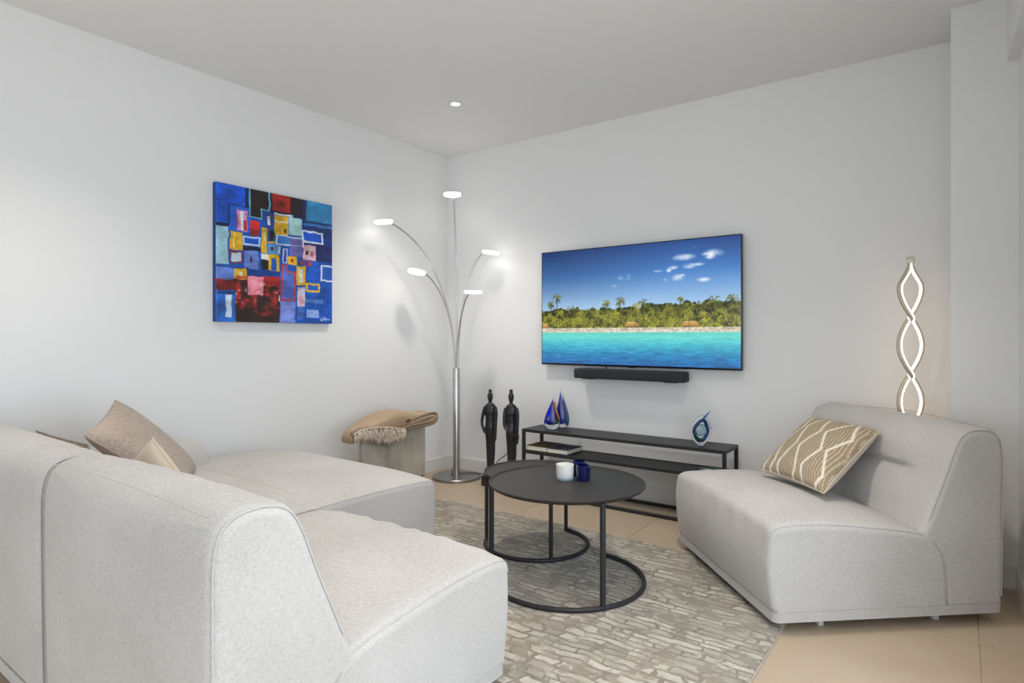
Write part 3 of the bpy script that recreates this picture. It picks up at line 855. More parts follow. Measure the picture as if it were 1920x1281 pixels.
for (x, y, rx, ry) in [(1165, 265, 78, 24), (1395, 238, 66, 32), (1375, 262, 36, 18), (1330, 240, 30, 8), (1212, 332, 48, 20), (1290, 318, 42, 12), (1080, 345, 40, 16), (1048, 368, 20, 16), (965, 373, 32, 10),
                       (700, 428, 48, 17), (738, 418, 16, 22), (625, 487, 26, 14), (1122, 422, 44, 24), (1165, 402, 26, 8), (1320, 437, 46, 16), (1020, 440, 18, 12), (1250, 190, 18, 8)]:
    u0, v0 = tvp(x, y); ru, rv = rx / 1550, ry / 940
    d = np.hypot((U - u0) / ru, (V - v0) / rv)
    a = np.clip((1.25 - d) * 1.1, 0, 1) * np.clip((nzc - .08) * 1.7, 0, 1)
    if (x, y) in ((625, 487), (1020, 440), (1250, 190)): a *= 0.4
    img = img * (1 - a[..., None]) + np.array((238, 242, 250.)) * a[..., None]
# water and sand
tw = np.clip((V - 0.722) / (1 - 0.722), 0, 1)[..., None]
wc = [np.array(c_, float) for c_ in ((96, 214, 200), (110, 222, 214), (70, 186, 208), (46, 136, 190), (44, 108, 176))]
ws = [0, .15, .42, .7, 1.0]
wat = np.zeros_like(img)
for k in range(3): wat[..., k] = np.interp(tw[..., 0], ws, [c_[k] for c_ in wc])
rip = (vnoise(h, w, 110, 22, 8) - .5) * 0.7 + (vnoise(h, w, 200, 60, 9) - .5) * 0.6
wat *= (1 + rip * (0.08 + 0.36 * tw[..., 0]))[..., None]
a = np.clip((V - 0.722) / 0.006, 0, 1)[..., None]
sand = np.array((232, 222, 200.)) * (0.8 + 0.3 * vnoise(h, w, 80, 120, 12))[..., None]
b_ = np.clip((V - 0.682) / 0.006, 0, 1)[..., None]
# tree belt
belt_top = 0.515 + 0.03 * (vnoise(1, w, 1, 34, 13)[0] - .5) - 0.03 * (np.linspace(0, 1, w) > .55)
fol = vnoise(h, w, 50, 80, 14) * .6 + vnoise(h, w, 120, 210, 15) * .4
lo, hi = np.array((38, 44, 14.)), np.array((150, 152, 44.))
fc = lo + (hi - lo) * np.clip((fol - .28) * 1.9, 0, 1)[..., None]
fc *= (0.72 + 0.6 * np.clip((V - .5) / .2, 0, 1))[..., None]
a2 = np.clip((V - belt_top[None] - 0.02 * (fol - .5)) / 0.008, 0, 1)[..., None]
img = img * (1 - a2) + fc * a2
def poly_line(p0, p1, wd, col_, al=1.0):
    global img
    (x0, y0), (x1, y1) = p0, p1
    xa, xb = int(max(0, min(x0, x1) - wd - 2)), int(min(w, max(x0, x1) + wd + 3)); ya, yb = int(max(0, min(y0, y1) - wd - 2)), int(min(h, max(y0, y1) + wd + 3))
    if xa >= xb or ya >= yb: return
    Y_, X_ = np.mgrid[ya:yb, xa:xb]
    dx, dy = x1 - x0, y1 - y0; L2 = dx * dx + dy * dy + 1e-9
    t_ = np.clip(((X_ - x0) * dx + (Y_ - y0) * dy) / L2, 0, 1)
    d = np.hypot(X_ - x0 - t_ * dx, Y_ - y0 - t_ * dy)
    a_ = np.clip(wd * (1 - .6 * t_) + .5 - d, 0, 1)[..., None] * al
    img[ya:yb, xa:xb] = img[ya:yb, xa:xb] * (1 - a_) + np.array(col_, float) * a_
def palm(x, y, r, bright=0.5, trunk=0.69):
    u0, v0 = tvp(x, y); px, py = u0 * w, v0 * h; rr = r / 1550 * w
    tx = px + random.uniform(-3, 3)
    poly_line((px, py), (tx, trunk * h), 1.1, (92, 78, 56))
    for k in range(15):
        a_ = random.uniform(0, 2 * PI)
        ex, ey = px + rr * math.cos(a_), py + rr * 0.9 * math.sin(a_) + rr * .18
        mx_, my = px + rr * .55 * math.cos(a_), py + rr * .55 * math.sin(a_) - rr * .12
        g = random.uniform(0, 1) * .6 + bright * .5 - (0.25 if math.sin(a_) > 0.3 else 0) * (1 - bright)
        c_ = np.array((44, 56, 18.)) * (1 - g) + np.array((192, 186, 66.)) * g
        poly_line((px, py), (mx_, my), 1.0, c_); poly_line((mx_, my), (ex, ey), 1.1, c_)
for _ in range(70):
    palm(random.uniform(70, 1605), random.uniform(690, 790), random.uniform(26, 46), random.uniform(.3, 1.0))
for x, y, wd in ((95, 795, 70), (762, 778, 130), (1216, 772, 150)):
    u0, v0 = tvp(x, y)
    for k in range(10):
        half = wd / 1550 * w * (.26 + .022 * k)
        poly_line((u0 * w - half, v0 * h - 4 + k), (u0 * w + half, v0 * h - 4 + k), 0.9, (226 - 5 * k, 186 - 6 * k, 112 - 5 * k))
for q in [(180, 580, 44, .2), (135, 632, 36, .2), (560, 620, 34, .3), (670, 605, 42, .3), (850, 622, 46, .15), (795, 652, 42, .9), (1137, 590, 24, .4), (1400, 605, 58, .35), (1545, 590, 50, .1), (420, 690, 46, .2), (285, 672, 46, .1),
          (520, 730, 60, .9), (930, 700, 62, .5), (1030, 670, 50, .5), (1210, 665, 60, .7), (1290, 640, 46, .1), (1580, 650, 54, .6), (1340, 765, 46, 1.0), (1090, 770, 46, 1.0), (230, 765, 46, .9), (350, 730, 52, .9), (110, 730, 44, .8), (1470, 690, 48, .6)]:
    palm(*q)
img = img * (1 - b_) + sand * b_
for _ in range(60):
    x = random.uniform(0, w); y = (0.690 + random.uniform(0, .016)) * h
    poly_line((x, y), (x + random.uniform(3, 14), y + .4), 0.9, (150, 132, 116), .5)
img = img * (1 - a) + wat * a
P = np.zeros((h, w, 3)); bz = 0.006
P[..., 0] = -TW / 2 + bz + U * (TW - 2 * bz); P[..., 1] = -0.0606; P[..., 2] = TH - bz - V * (TH - 0.012 - bz)
ms, _n = attr_mat('tv_picture', 0.25, emit=0.66, base=False)
grid_mesh('screen', P, img, ms, tv, True, flip=True)

sb = thing('soundbar', 'black fabric soundbar mounted on the wall below the television', 'soundbar', (1.705, 0, 0.817))
box('cabinet', -0.40, 0.40, -0.128, -0.030, 0, 0.067, M['cloth'], sb, bevel=0.010, seg=4)
box('wall_bracket', -0.25, 0.25, -0.034, 0.0, 0.012, 0.05, M['black_plastic'], sb, bevel=0.002)
for x in (-0.30, 0.30): box('rubber_foot', x - 0.045, x + 0.045, -0.11, -0.05, -0.005, 0.004, M['black_plastic'], sb, bevel=0.002)
bm = bmesh.new(); add_lathe(bm, [(0.0, -0.012), (0.014, -0.010), (0.020, 0.0005), (0.023, 0.0015), (0.025, 0.0), (0.024, -0.002), (0, -0.014)], 28)
bmesh.ops.transform(bm, matrix=Matrix.Translation((0.4005, -0.079, 0.034)) @ Matrix.Rotation(PI / 2, 4, 'Y'), verts=bm.verts)
bm_obj('bass_port', bm, M['black_gloss'], sb, smooth=True)
tube('cable', [(-0.185, -0.045, 0.062), (-0.185, -0.046, 0.075), (-0.185, -0.045, 0.0845)], 0.004, M['cable'], sb)

# ------------------------------------------------------------------ abstract painting
PY0, PY1, PZ0, PZ1 = -2.024, -1.214, 1.197, 2.006
pt = thing('abstract_painting', 'square abstract canvas of blue, red and yellow blocks on the wall', 'painting', (0, (PY0 + PY1) / 2, PZ0))
h = w = 270
V, U = np.mgrid[0:h, 0:w] / (h - 1.0)
HP = hom([(150, 82), (1078, 282), (1080, 1222), (150, 1205)], UNIT)
def pp(x, y):
    q = HP @ np.array([x, y, 1.0]); return q[0] / q[2], q[1] / q[2]
n_a = vnoise(h, w, 16, 10, 21); n_b = vnoise(h, w, 60, 24, 22); n_c = vnoise(h, w, 110, 110, 23); n_w = vnoise(h, w, 22, 22, 24) - .5; n_w2 = vnoise(h, w, 22, 22, 25) - .5
brush = 0.62 * n_a + 0.30 * n_b + 0.08 * n_c
img = np.zeros((h, w, 3)); img[:] = (26, 82, 178)
img *= (0.7 + 0.6 * brush)[..., None]
UW, VW = U + n_w * 0.012, V + n_w2 * 0.012
relief = np.zeros((h, w))
def mask(x0, y0, x1, y1, soft=0.004):
    xc, yc = (x0 + x1) / 2, (y0 + y1) / 2
    u0, u1 = pp(x0, yc)[0], pp(x1, yc)[0]; v0, v1 = pp(xc, y0)[1], pp(xc, y1)[1]
    d = np.minimum(np.minimum(UW - u0, u1 - UW), np.minimum(VW - v0, v1 - VW))
    return np.clip(d / soft + .5, 0, 1)
def R(x0, y0, x1, y1, c_, var=0.5, al=1.0):
    global img, relief
    a_ = (mask(x0, y0, x1, y1) * al)[..., None]
    col_ = np.array(c_, float) * (1 - var / 2 + var * brush)[..., None]
    img = img * (1 - a_) + col_ * a_
    relief = np.maximum(relief * (1 - a_[..., 0] * .5), a_[..., 0] * .6)
def FR(x0, y0, x1, y1, t_, c_, inner=None, var=0.3):
    R(x0, y0, x1, y1, c_, var)
    if inner is not None: R(x0 + t_, y0 + t_, x1 - t_, y1 - t_, inner)
NAVY, BLUE, SKYB, YEL, WHT, BLK, RED, PER, PNK = (16, 26, 66), (24, 84, 196), (70, 140, 200), (228, 178, 36), (226, 232, 238), (38, 28, 28), (168, 36, 32), (108, 132, 208), (232, 176, 190)
R(110, 70, 410, 285, NAVY); R(110, 260, 265, 440, NAVY); R(110, 70, 386, 262, (22, 80, 196), .8); R(110, 240, 246, 408, (24, 86, 200), .7)
R(255, 285, 425, 485, (36, 96, 206)); R(420, 140, 586, 306, (120, 196, 206)); R(420, 290, 522, 382, (120, 196, 206)); R(430, 135, 574, 298, BLK); R(430, 280, 512, 372, BLK)
R(588, 160, 850, 372, NAVY); R(600, 165, 745, 326, (158, 38, 32), .7); R(660, 250, 700, 290, (110, 24, 24)); R(745, 190, 836, 352, (42, 26, 30))
R(845, 225, 1090, 480, (24, 50, 100)); R(872, 230, 1090, 420, (52, 134, 188)); R(850, 436, 1090, 458, (52, 112, 186)); R(850, 470, 1090, 640, (22, 52, 128))
R(110, 438, 250, 745, (158, 204, 222), .3); R(110, 745, 300, 768, (34, 80, 160))
R(318, 312, 402, 478, (216, 140, 176)); R(345, 320, 374, 470, WHT); R(368, 392, 396, 472, (190, 40, 60)); R(300, 345, 322, 450, (110, 80, 160))
R(425, 402, 497, 470, (206, 40, 34)); R(425, 465, 497, 520, (140, 34, 34))
R(548, 338, 612, 455, (66, 66, 150)); R(558, 350, 602, 446, (36, 56, 140)); R(562, 368, 586, 432, WHT)
R(618, 345, 762, 360, WHT, .2); R(620, 360, 727, 522, YEL); R(620, 405, 727, 418, (244, 236, 200)); R(694, 468, 712, 502, (70, 50, 20)); R(730, 378, 836, 518, (164, 208, 208), .35)
FR(838, 486, 1006, 584, 14, WHT, BLUE); R(264, 488, 364, 632, YEL); R(290, 500, 300, 620, (246, 220, 120)); FR(368, 528, 508, 602, 13, (196, 220, 236), BLUE)
R(514, 458, 562, 652, (222, 178, 54)); R(530, 490, 548, 560, (236, 214, 150)); R(570, 470, 622, 566, (34, 90, 120)); R(580, 476, 612, 562, BLK); R(566, 566, 628, 580, (214, 180, 60))
FR(632, 526, 850, 604, 10, WHT, (60, 128, 206)); R(740, 548, 840, 598, (110, 100, 170)); R(365, 606, 512, 642, (20, 26, 60)); R(262, 642, 364, 736, (150, 40, 66)); R(272, 654, 354, 726, (196, 222, 234), .2)
R(378, 640, 490, 792, PER); R(424, 690, 440, 732, (30, 30, 80)); R(568, 590, 668, 668, (80, 156, 218)); R(588, 608, 614, 638, (130, 30, 40)); R(646, 610, 664, 660, WHT)
FR(682, 622, 724, 738, 10, (180, 204, 240), (70, 70, 160)); R(742, 604, 842, 690, (104, 96, 168)); R(848, 598, 948, 718, (232, 188, 200)); R(866, 640, 888, 676, (60, 40, 60)); R(905, 650, 930, 690, (206, 110, 140)); R(948, 600, 1090, 732, (24, 36, 92))
R(514, 660, 568, 710, (226, 220, 206)); R(512, 712, 572, 795, BLK); R(568, 668, 656, 828, YEL); R(592, 698, 632, 796, (30, 84, 196)); R(726, 688, 800, 754, YEL); R(750, 704, 778, 738, (206, 110, 40)); R(758, 712, 768, 728, (60, 30, 20))
R(828, 724, 916, 754, (196, 60, 60)); R(846, 732, 898, 746, (40, 70, 170)); R(110, 768, 300, 866, (98, 128, 206)); R(300, 786, 660, 850, (26, 60, 140)); R(298, 780, 396, 868, YEL); R(330, 806, 360, 840, (244, 238, 206))
# lower red and black field
R(110, 868, 420, 952, (136, 36, 36), .9); R(300, 880, 664, 1215, (52, 30, 26), 1.0)
a_ = (mask(300, 850, 664, 1160) * np.clip((vnoise(h, w, 18, 30, 31) * .7 + n_b * .3 + 0.35 * (1 - (V - .65) / .3) - .58) * 3, 0, 1))[..., None]
img = img * (1 - a_) + np.array((188, 44, 38.)) * a_
R(530, 846, 664, 925, (170, 38, 36), .9); R(402, 846, 532, 992, (226, 130, 148), .9)
a_ = (mask(280, 890, 664, 1060) * np.clip((vnoise(h, w, 34, 40, 32) - .74) * 6, 0, 1))[..., None]; img = img * (1 - a_) + np.array((236, 196, 200.)) * a_
R(110, 958, 306, 1215, (40, 104, 196), .7); R(228, 984, 276, 1168, (212, 224, 240), .3); R(160, 960, 300, 985, (30, 60, 120))
R(672, 752, 728, 1040, (196, 62, 60)); R(672, 800, 788, 1040, (196, 62, 60)); R(684, 764, 716, 860, (80, 110, 200)); R(686, 814, 774, 1028, (84, 106, 196), .7); R(664, 1044, 786, 1220, (116, 134, 208), .6)
FR(794, 764, 868, 916, 20, YEL, (232, 234, 226)); R(868, 768, 992, 900, (24, 84, 190), .8); FR(988, 762, 1100, 888, 12, (226, 238, 246), (34, 96, 196)); FR(868, 900, 982, 968, 16, YEL, (30, 90, 190))
R(800, 930, 864, 1092, (206, 196, 224)); R(812, 1000, 850, 1070, (226, 170, 180)); R(866, 1028, 1006, 1060, (96, 144, 220), .5, .8); R(874, 1112, 972, 1178, (146, 170, 226), .5, .9); R(806, 1090, 850, 1190, (110, 130, 200), .8, .6)
for x0, y0, x1, y1 in ((984, 1182, 990, 1202), (990, 1196, 1002, 1202), (1006, 1176, 1012, 1200), (1012, 1184, 1022, 1190), (1024, 1178, 1030, 1202), (1034, 1190, 1062, 1196)):
    R(x0, y0, x1, y1, (214, 226, 244), .1)
img *= (0.94 + 0.12 * n_c)[..., None]
P = np.zeros((h, w, 3)); pw, ph = PY1 - PY0, PZ1 - PZ0
P[..., 0] = 0.0355 + 0.0022 * (0.6 * n_b + 0.6 * n_c) * (0.5 + relief)
P[..., 1] = -pw / 2 + U * pw; P[..., 2] = ph - V * ph
for sl in ((0, slice(None)), (-1, slice(None)), (slice(None), 0), (slice(None), -1)): P[sl + (0,)] = 0.0345
mp_, _n = attr_mat('oil_paint', 0.42)
grid_mesh('painted_face', P, img, mp_, pt, True, flip=True)
bm = bmesh.new(); add_box(bm, 0.001, 0.0345, -pw / 2, pw / 2, 0, ph, 0)
bm_obj('canvas_side', bm, mat('canvas_edge', srgb((30, 62, 128)), 0.7), pt)

# ------------------------------------------------------------------ five-armed floor lamp
LX, LY = 0.315, -0.250
lamp = thing('floor_lamp', 'brushed steel floor lamp with five arching arms and round led heads', 'floor lamp', (LX, LY, 0))
lathe('base', [(0, 0.0), (0.183, 0.0), (0.190, 0.004), (0.190, 0.016), (0.186, 0.020), (0, 0.021)], M['steel_dark'], lamp, 64)
lathe('pole', [(0, 0.02), (0.0285, 0.02), (0.0285, 0.855), (0.0265, 0.862), (0, 0.862)], M['steel'], lamp, 32)
tube('pole_trim', [(0.0287 * math.cos(2 * PI * i / 32), 0.0287 * math.sin(2 * PI * i / 32), 0.77) for i in range(32)], 0.0012, M['steel_dark'], lamp, 6, closed=True)
heads = [((0.318, -0.302, 2.212), 'up'), ((0.150, -0.855, 1.935), 'arc'), ((0.585, -0.158, 1.756), 'arc'), ((0.236, -0.607, 1.590), 'arc'), ((0.590, -0.375, 1.438), 'arc')]
for k, (hp, kind) in enumerate(heads):
    a0 = 2 * PI * k / 5 + 0.5
    d = Vector((hp[0] - LX, hp[1] - LY, 0)); dist = d.length; d.normalize()
    sx, sy = (0.0135 * d.x, 0.0135 * d.y) if kind == 'arc' else (0.002, 0.002)
    z0, z1 = 0.858, hp[2]
    reach = dist - 0.066
    if kind == 'up':
        pts = bezier([(sx, sy, z0), (sx, sy, 1.5), (0.0, -0.01, 1.9), (0.003, -0.035, z1 - 0.012)], 20); tilt = 0.02
        axis = Vector((1, 0, 0))
    else:
        pts = []
        for i in range(29):
            a = i / 28 * math.radians(78)
            r_ = 0.0135 + (reach - 0.0135) * (1 - math.cos(a)) / (1 - math.cos(math.radians(78)))
            pts.append((d.x * r_, d.y * r_, z0 + (z1 - 0.004 - z0) * math.sin(a) / math.sin(math.radians(78))))
        axis = Vector((-d.y, d.x, 0))
        tilt = {1: 0.10, 2: 0.14, 3: 0.30, 4: 0.04}[k]
        if k in (3, ): tilt = -0.20
    arm_o = tube('arm', pts, 0.0062, M['steel'], lamp, 10)
    hc = Vector((hp[0] - LX, hp[1] - LY, z1))
    rot = Matrix.Rotation(tilt, 4, axis)
    bm = bmesh.new(); add_lathe(bm, [(0.0, -0.010), (0.062, -0.010), (0.067, -0.006), (0.067, 0.010), (0.060, 0.011), (0.056, 0.004), (0, 0.003)], 40)
    bmesh.ops.transform(bm, matrix=Matrix.Translation(hc) @ rot, verts=bm.verts)
    hd_o = bm_obj('lamp_head', bm, M['led'], lamp, angle=40)
    bm = bmesh.new(); add_lathe(bm, [(0.0, 0.0035), (0.055, 0.0045), (0.055, 0.0075), (0, 0.008)], 32)
    bmesh.ops.transform(bm, matrix=Matrix.Translation(hc) @ rot, verts=bm.verts)
    bm_obj('top_cap', bm, M['steel'], hd_o, angle=40)
cord = tube('power_cord', spline([(-0.04, -0.02, 0.026), (0.05, 0.10, 0.026), (0.13, 0.14, 0.024), (0.20, 0.13, 0.030), (0.255, 0.14, 0.085), (0.30, 0.16, 0.150), (0.345, 0.19, 0.19), (0.375, 0.215, 0.255), (0.394, 0.216, 0.315)], 8), 0.0032, M['cable'], lamp, 8)
tube('cord_loop', spline([(-0.05, 0.010, 0.022), (-0.062, 0.014, 0.040), (-0.055, 0.02, 0.058), (-0.038, 0.022, 0.062)], 6), 0.0028, M['cable'], lamp, 8)
so = thing('wall_socket', 'small round wall outlet with plug behind the carved statue nearer the console', 'outlet', (0.712, 0, 0.330))
bm = bmesh.new(); add_lathe(bm, [(0, 0.0005), (0.030, 0.0005), (0.032, 0.004), (0.028, 0.010), (0.018, 0.011), (0.016, 0.034), (0.010, 0.040), (0, 0.041)], 28)
bmesh.ops.transform(bm, matrix=Matrix.Rotation(PI / 2, 4, 'X'), verts=bm.verts)
bm_obj('cover_plate', bm, M['chrome'], so, angle=40)
box('plug', -0.014, 0.014, -0.052, -0.038, -0.018, 0.014, M['black_plastic'], so, bevel=0.004)

# ------------------------------------------------------------------ carved figures
def figure(name, label, x, y, rz, armpose, hgt):
    t = thing(name, label, 'statue', (x, y, 0), rz)
    box('plinth', -0.058, 0.058, -0.058, 0.058, 0.0, 0.075, M['ebony'], t, bevel=0.003)
    bm = bmesh.new()
    zb = 0.115 if armpose == 'side' else 0.10
    S = (hgt - zb) / 0.60
    prof = [(0.000, .022, .018), (0.02, .024, .019), (0.10, .027, .022), (0.20, .032, .027), (0.27, .038, .032), (0.315, .039, .033), (0.36, .034, .028), (0.40, .036, .028), (0.44, .042, .029), (0.470, .044, .027), (0.487, .034, .022), (0.498, .016, .014),
            (0.510, .012, .012), (0.520, .016, .017), (0.540, .0215, .024), (0.560, .0205, .024), (0.575, .014, .017), (0.581, .009, .010), (0.584, .012, .012), (0.592, .0140, .0140), (0.600, .010, .010), (0.603, .003, .003)]
    rings = [[(a * math.cos(2 * PI * i / 28), b_ * math.sin(2 * PI * i / 28), zb + z * S) for i in range(28)] for z, a, b_ in prof]
    add_loft(bm, rings)
    # carved drapery fold down one side
    add_tube(bm, spline([(0.030, -0.008, zb + 0.30 * S), (0.030, -0.010, zb + 0.15 * S), (0.022, -0.012, zb + 0.02 * S)], 6), 0.010, 8)
    def armt(pts, r0, r1):
        p = spline(pts, 6); k = len(p)
        add_tube(bm, p, [r0 + (r1 - r0) * i / (k - 1) for i in range(k)], 10)
    if armpose == 'side':
        armt([(-0.038, 0, zb + .468 * S), (-0.052, -0.002, zb + .42 * S), (-0.062, -0.004, zb + .35 * S), (-0.048, -0.014, zb + .30 * S), (-0.034, -0.022, zb + .272 * S)], 0.013, 0.0085)
        armt([(0.038, 0, zb + .468 * S), (0.046, -0.002, zb + .42 * S), (0.043, -0.006, zb + .34 * S), (0.041, -0.008, zb + .26 * S), (0.039, -0.010, zb + .215 * S)], 0.013, 0.0085)
    else:
        armt([(-0.040, 0, zb + .468 * S), (-0.049, -0.004, zb + .42 * S), (-0.048, -0.012, zb + .345 * S), (-0.020, -0.036, zb + .31 * S), (0.018, -0.038, zb + .282 * S), (0.044, -0.024, zb + .262 * S)], 0.013, 0.008)
        armt([(0.040, 0, zb + .468 * S), (0.049, -0.004, zb + .42 * S), (0.047, -0.008, zb + .34 * S), (0.046, -0.012, zb + .27 * S), (0.044, -0.014, zb + .215 * S)], 0.013, 0.009)
    # nose and breasts as gentle swellings
    add_lathe(bm, [(0, -0.012), (0.006, -0.008), (0.0075, 0), (0.004, 0.008), (0, 0.012)], 12, (0, -0.0215, zb + .543 * S))
    for s_ in (-1, 1):
        add_lathe(bm, [(0, -0.016), (0.011, -0.010), (0.014, 0), (0.010, 0.010), (0, 0.016)], 14, (s_ * 0.017, -0.018, zb + .432 * S))
    o = bm_obj('figure', bm, M['ebony'], t, smooth=True)
    md = o.modifiers.new('fuse', 'REMESH'); md.mode = 'VOXEL'; md.voxel_size = 0.0032; md.use_smooth_shade = True
    sm = o.modifiers.new('smooth', 'SMOOTH'); sm.factor = 0.5; sm.iterations = 4
    tube('rod', [(0.006, 0, 0.073), (0.006, 0, 0.10), (0.006, 0, zb + 0.02)], 0.004, M['black_metal'], t, 8)
    return t
figure('carved_statue', 'slim black carved figure with one hand on hip, standing beside the floor lamp', 0.662, -0.262, math.radians(30), 'side', 0.712)
figure('carved_statue', 'slim black carved figure with arm folded across its body beside the console', 0.852, -0.255, math.radians(30), 'across', 0.720)

# ------------------------------------------------------------------ cement side table and folded throw
st = thing('side_table', 'narrow cement look slab table against the left wall under a throw', 'side table', (0.335, -0.925, 0))
box('front_panel', -0.015, 0.015, -0.292, 0.292, 0.0, 0.430, M['cement'], st, bevel=0.002)
box('top_slab', -0.150, 0.0155, -0.292, 0.292, 0.4305, 0.455, M['cement'], st, bevel=0.002)
box('foot_slab', -0.120, -0.0155, -0.275, 0.275, 0.0, 0.025, M['cement'], st, bevel=0.002)
box('notch_shade', 0.0135, 0.0158, 0.258, 0.266, 0.045, 0.105, M['black_plastic'], st)  # black strip stands in for the shade inside the slot

bl = thing('folded_throw', 'folded camel wool throw with cream fringe on the cement table', 'blanket', (0.30, -0.93, 0.456))
YL, YR = -0.395, 0.405
def throw_sec(y):
    """top and bottom of the folded throw at y"""
    top = 0.100 + 0.030 * math.exp(-((y - 0.02) / 0.20) ** 2) - 0.075 * max(0, (-y - 0.10) / 0.29) ** 1.6
    bot = 0.002 - 0.055 * max(0, (-y - 0.296) / 0.10)
    if y > YR - 0.055:
        q = (y - (YR - 0.055)) / 0.055; mid = 0.056; hh = math.sqrt(max(0.0, 1 - q * q))
        top = mid + (top - mid) * hh; bot = mid + (bot - mid) * hh
    if y < YL + 0.04:
        q = ((YL + 0.04) - y) / 0.04; mid = (top + bot) / 2; hh = math.sqrt(max(0.0, 1 - q * q))
        top = mid + (top - mid) * hh; bot = mid + (bot - mid) * hh
    return top, max(bot, -0.06)
rings = []
for j in range(61):
    y = YL + (YR - YL) * (0.5 - 0.5 * math.cos(PI * j / 60))
    top, bot = throw_sec(y); mid, hh = (top + bot) / 2, max((top - bot) / 2, 0.0008)
    back = -0.125 + 0.10 * max(0, (-y - 0.15) / 0.245) ** 1.2
    xc, hx = (back + 0.084) / 2, (0.084 - back) / 2
    ring = []
    for i in range(28):
        a = 2 * PI * i / 28; ca_, sa_ = math.cos(a), math.sin(a)
        x = xc + hx * math.copysign(abs(ca_) ** 0.45, ca_); z = mid + hh * math.copysign(abs(sa_) ** 0.55, sa_)
        if sa_ > 0: z += (0.010 * math.sin(y * 14 + 1) - 0.22 * hh * max(0, (x - xc) / hx) ** 2) * sa_
        ring.append((x, y, z))
    rings.append(ring)
bm = bmesh.new(); add_loft(bm, rings)
bm_obj('throw_body', bm, M['throw'], bl, smooth=True)
# fold layers showing along the front of the right half
def fold(pts, r, m_): tube('fold_edge', spline(pts, 8), r, m_, bl, 8, flat=0.7)
fx = 0.084
fold([(fx, 0.02, 0.006), (fx + .002, 0.18, 0.008), (fx, 0.31, 0.008), (fx - .004, 0.375, 0.022), (fx - .006, 0.396, 0.055), (fx - .006, 0.376, 0.088), (fx - .004, 0.31, 0.092), (fx, 0.20, 0.078), (fx, 0.09, 0.052)], 0.0075, M['throw_edge'])
fold([(fx + .002, 0.03, 0.018), (fx + .004, 0.17, 0.030), (fx + .002, 0.29, 0.034), (fx, 0.345, 0.046), (fx, 0.352, 0.060), (fx, 0.325, 0.070), (fx + .002, 0.20, 0.058), (fx + .002, 0.08, 0.036)], 0.0065, M['throw'])
fold([(fx + .003, 0.06, 0.026), (fx + .005, 0.18, 0.044), (fx + .003, 0.27, 0.052), (fx + .001, 0.315, 0.056)], 0.0055, M['throw_edge'])
# front flap hanging down over the slab, with a row of fringe
FL = []
for j in range(33):
    y = YL + 0.005 + 0.445 * j / 32
    lo = 0.010 - 0.088 * max(0, math.sin(PI * min(1, max(0, (y + 0.36) / 0.50)))) ** 1.1
    FL.append((y, lo - 0.035 * math.exp(-((y + 0.40) / 0.05) ** 2)))
def flap_top(y):
    return float(np.interp(y, (-0.395, -0.33, -0.22, -0.10, 0.0, 0.06), (0.030, 0.052, 0.056, 0.042, 0.022, 0.010)))
rings = []
for y, lo in FL:
    hi_ = flap_top(y); lo = min(lo, hi_ - 0.015)
    rings.append([(x, y, z) for x, z in ((0.062, hi_ + 0.010), (0.084, hi_ + 0.004), (0.096, (hi_ + lo) / 2), (0.093, lo), (0.085, lo), (0.081, (hi_ + lo) / 2), (0.060, hi_ - 0.006))])
bm = bmesh.new(); add_loft(bm, rings)
bm_obj('hanging_flap', bm, M['throw_edge'], bl, smooth=True)
tube('fringe_braid', [(0.092, y, flap_top(y) - 0.002) for y, lo in FL], 0.0042, M['fringe'], bl, 8)
bm = bmesh.new()
rr = random.Random(3)
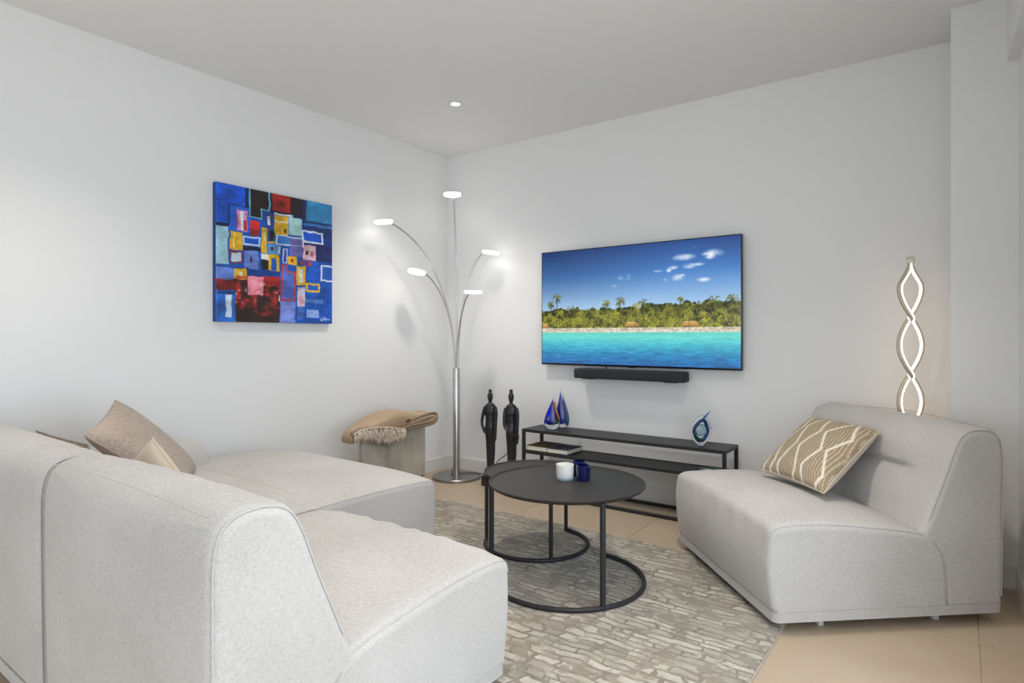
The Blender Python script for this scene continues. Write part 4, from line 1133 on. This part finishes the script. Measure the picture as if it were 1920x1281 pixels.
for k in range(420):
    y = YL + 0.005 + 0.445 * rr.random(); q = FL[min(32, int((y - YL - 0.005) / 0.445 * 32))]; lo = q[1]
    hi_ = flap_top(y); z0 = hi_ - rr.random() * max(0.0, hi_ - lo - 0.02) * 0.75
    ln = 0.032 + 0.028 * rr.random(); x0 = 0.095 + 0.005 * rr.random(); dy = rr.uniform(-.014, .014)
    add_tube(bm, [(x0, y, z0), (x0 + 0.007, y + dy * .5, z0 - ln * .5), (x0 + 0.004 + rr.uniform(-.003, .003), y + dy, z0 - ln)], [0.0024, 0.0026, 0.0012], 4)
o = bm_obj('fringe', bm, M['fringe'], bl, smooth=True); o['kind'] = 'stuff'
o_tag = box('leather_tag', 0.0, 0.006, -0.020, 0.020, -0.007, 0.007, mat('tag_leather', srgb((96, 62, 44)), 0.6), bl, bevel=0.001)
o_tag.location = (0.090, 0.085, 0.066); o_tag.rotation_euler = (math.radians(18), 0, 0)

# ------------------------------------------------------------------ spiral led lamp behind the lounge chair
sp = thing('spiral_floor_lamp', 'twisted double strand led lamp glowing behind the lounge chair', 'floor lamp', (3.30, -0.185, 0))
lathe('base', [(0, 0), (0.088, 0), (0.092, 0.004), (0.092, 0.012), (0.088, 0.016), (0, 0.016)], M['alu'], sp, 48)
box('top_cap', -0.016, 0.016, -0.014, 0.014, 1.478, 1.512, M['alu'], sp, bevel=0.002)
HP_ = 0.288
for sgn in (1, -1):
    pts, pin = [], []
    for i in range(161):
        z = 1.482 - (1.482 - 0.018) * i / 160
        ph_ = PI * (1.482 - z) / HP_
        env = 0.055 + 0.004 * math.sin(ph_ * .3)
        env *= min(1, 0.25 + i / 16)
        wob = -0.012 * (1.482 - z)
        ax = math.cos(math.radians(36)); ay = math.sin(math.radians(36))
        lx = -sgn * env * math.sin(ph_); ly = sgn * 0.018 * math.cos(ph_) * min(1, i / 20)
        pts.append((lx * ax - ly * ay + wob * 0, lx * ay + ly * ax, z))
        f = 1 - 0.10
        lx2 = lx - math.copysign(min(0.0080, abs(lx)), lx); ly2 = ly - 0.0045
        pin.append((lx2 * ax - ly2 * ay, lx2 * ay + ly2 * ax, z))
    strand = tube('strand', pts, 0.0105, M['alu'], sp, 10)
    tube('led_strip', pin, 0.0066, M['led_warm'], strand, 8)
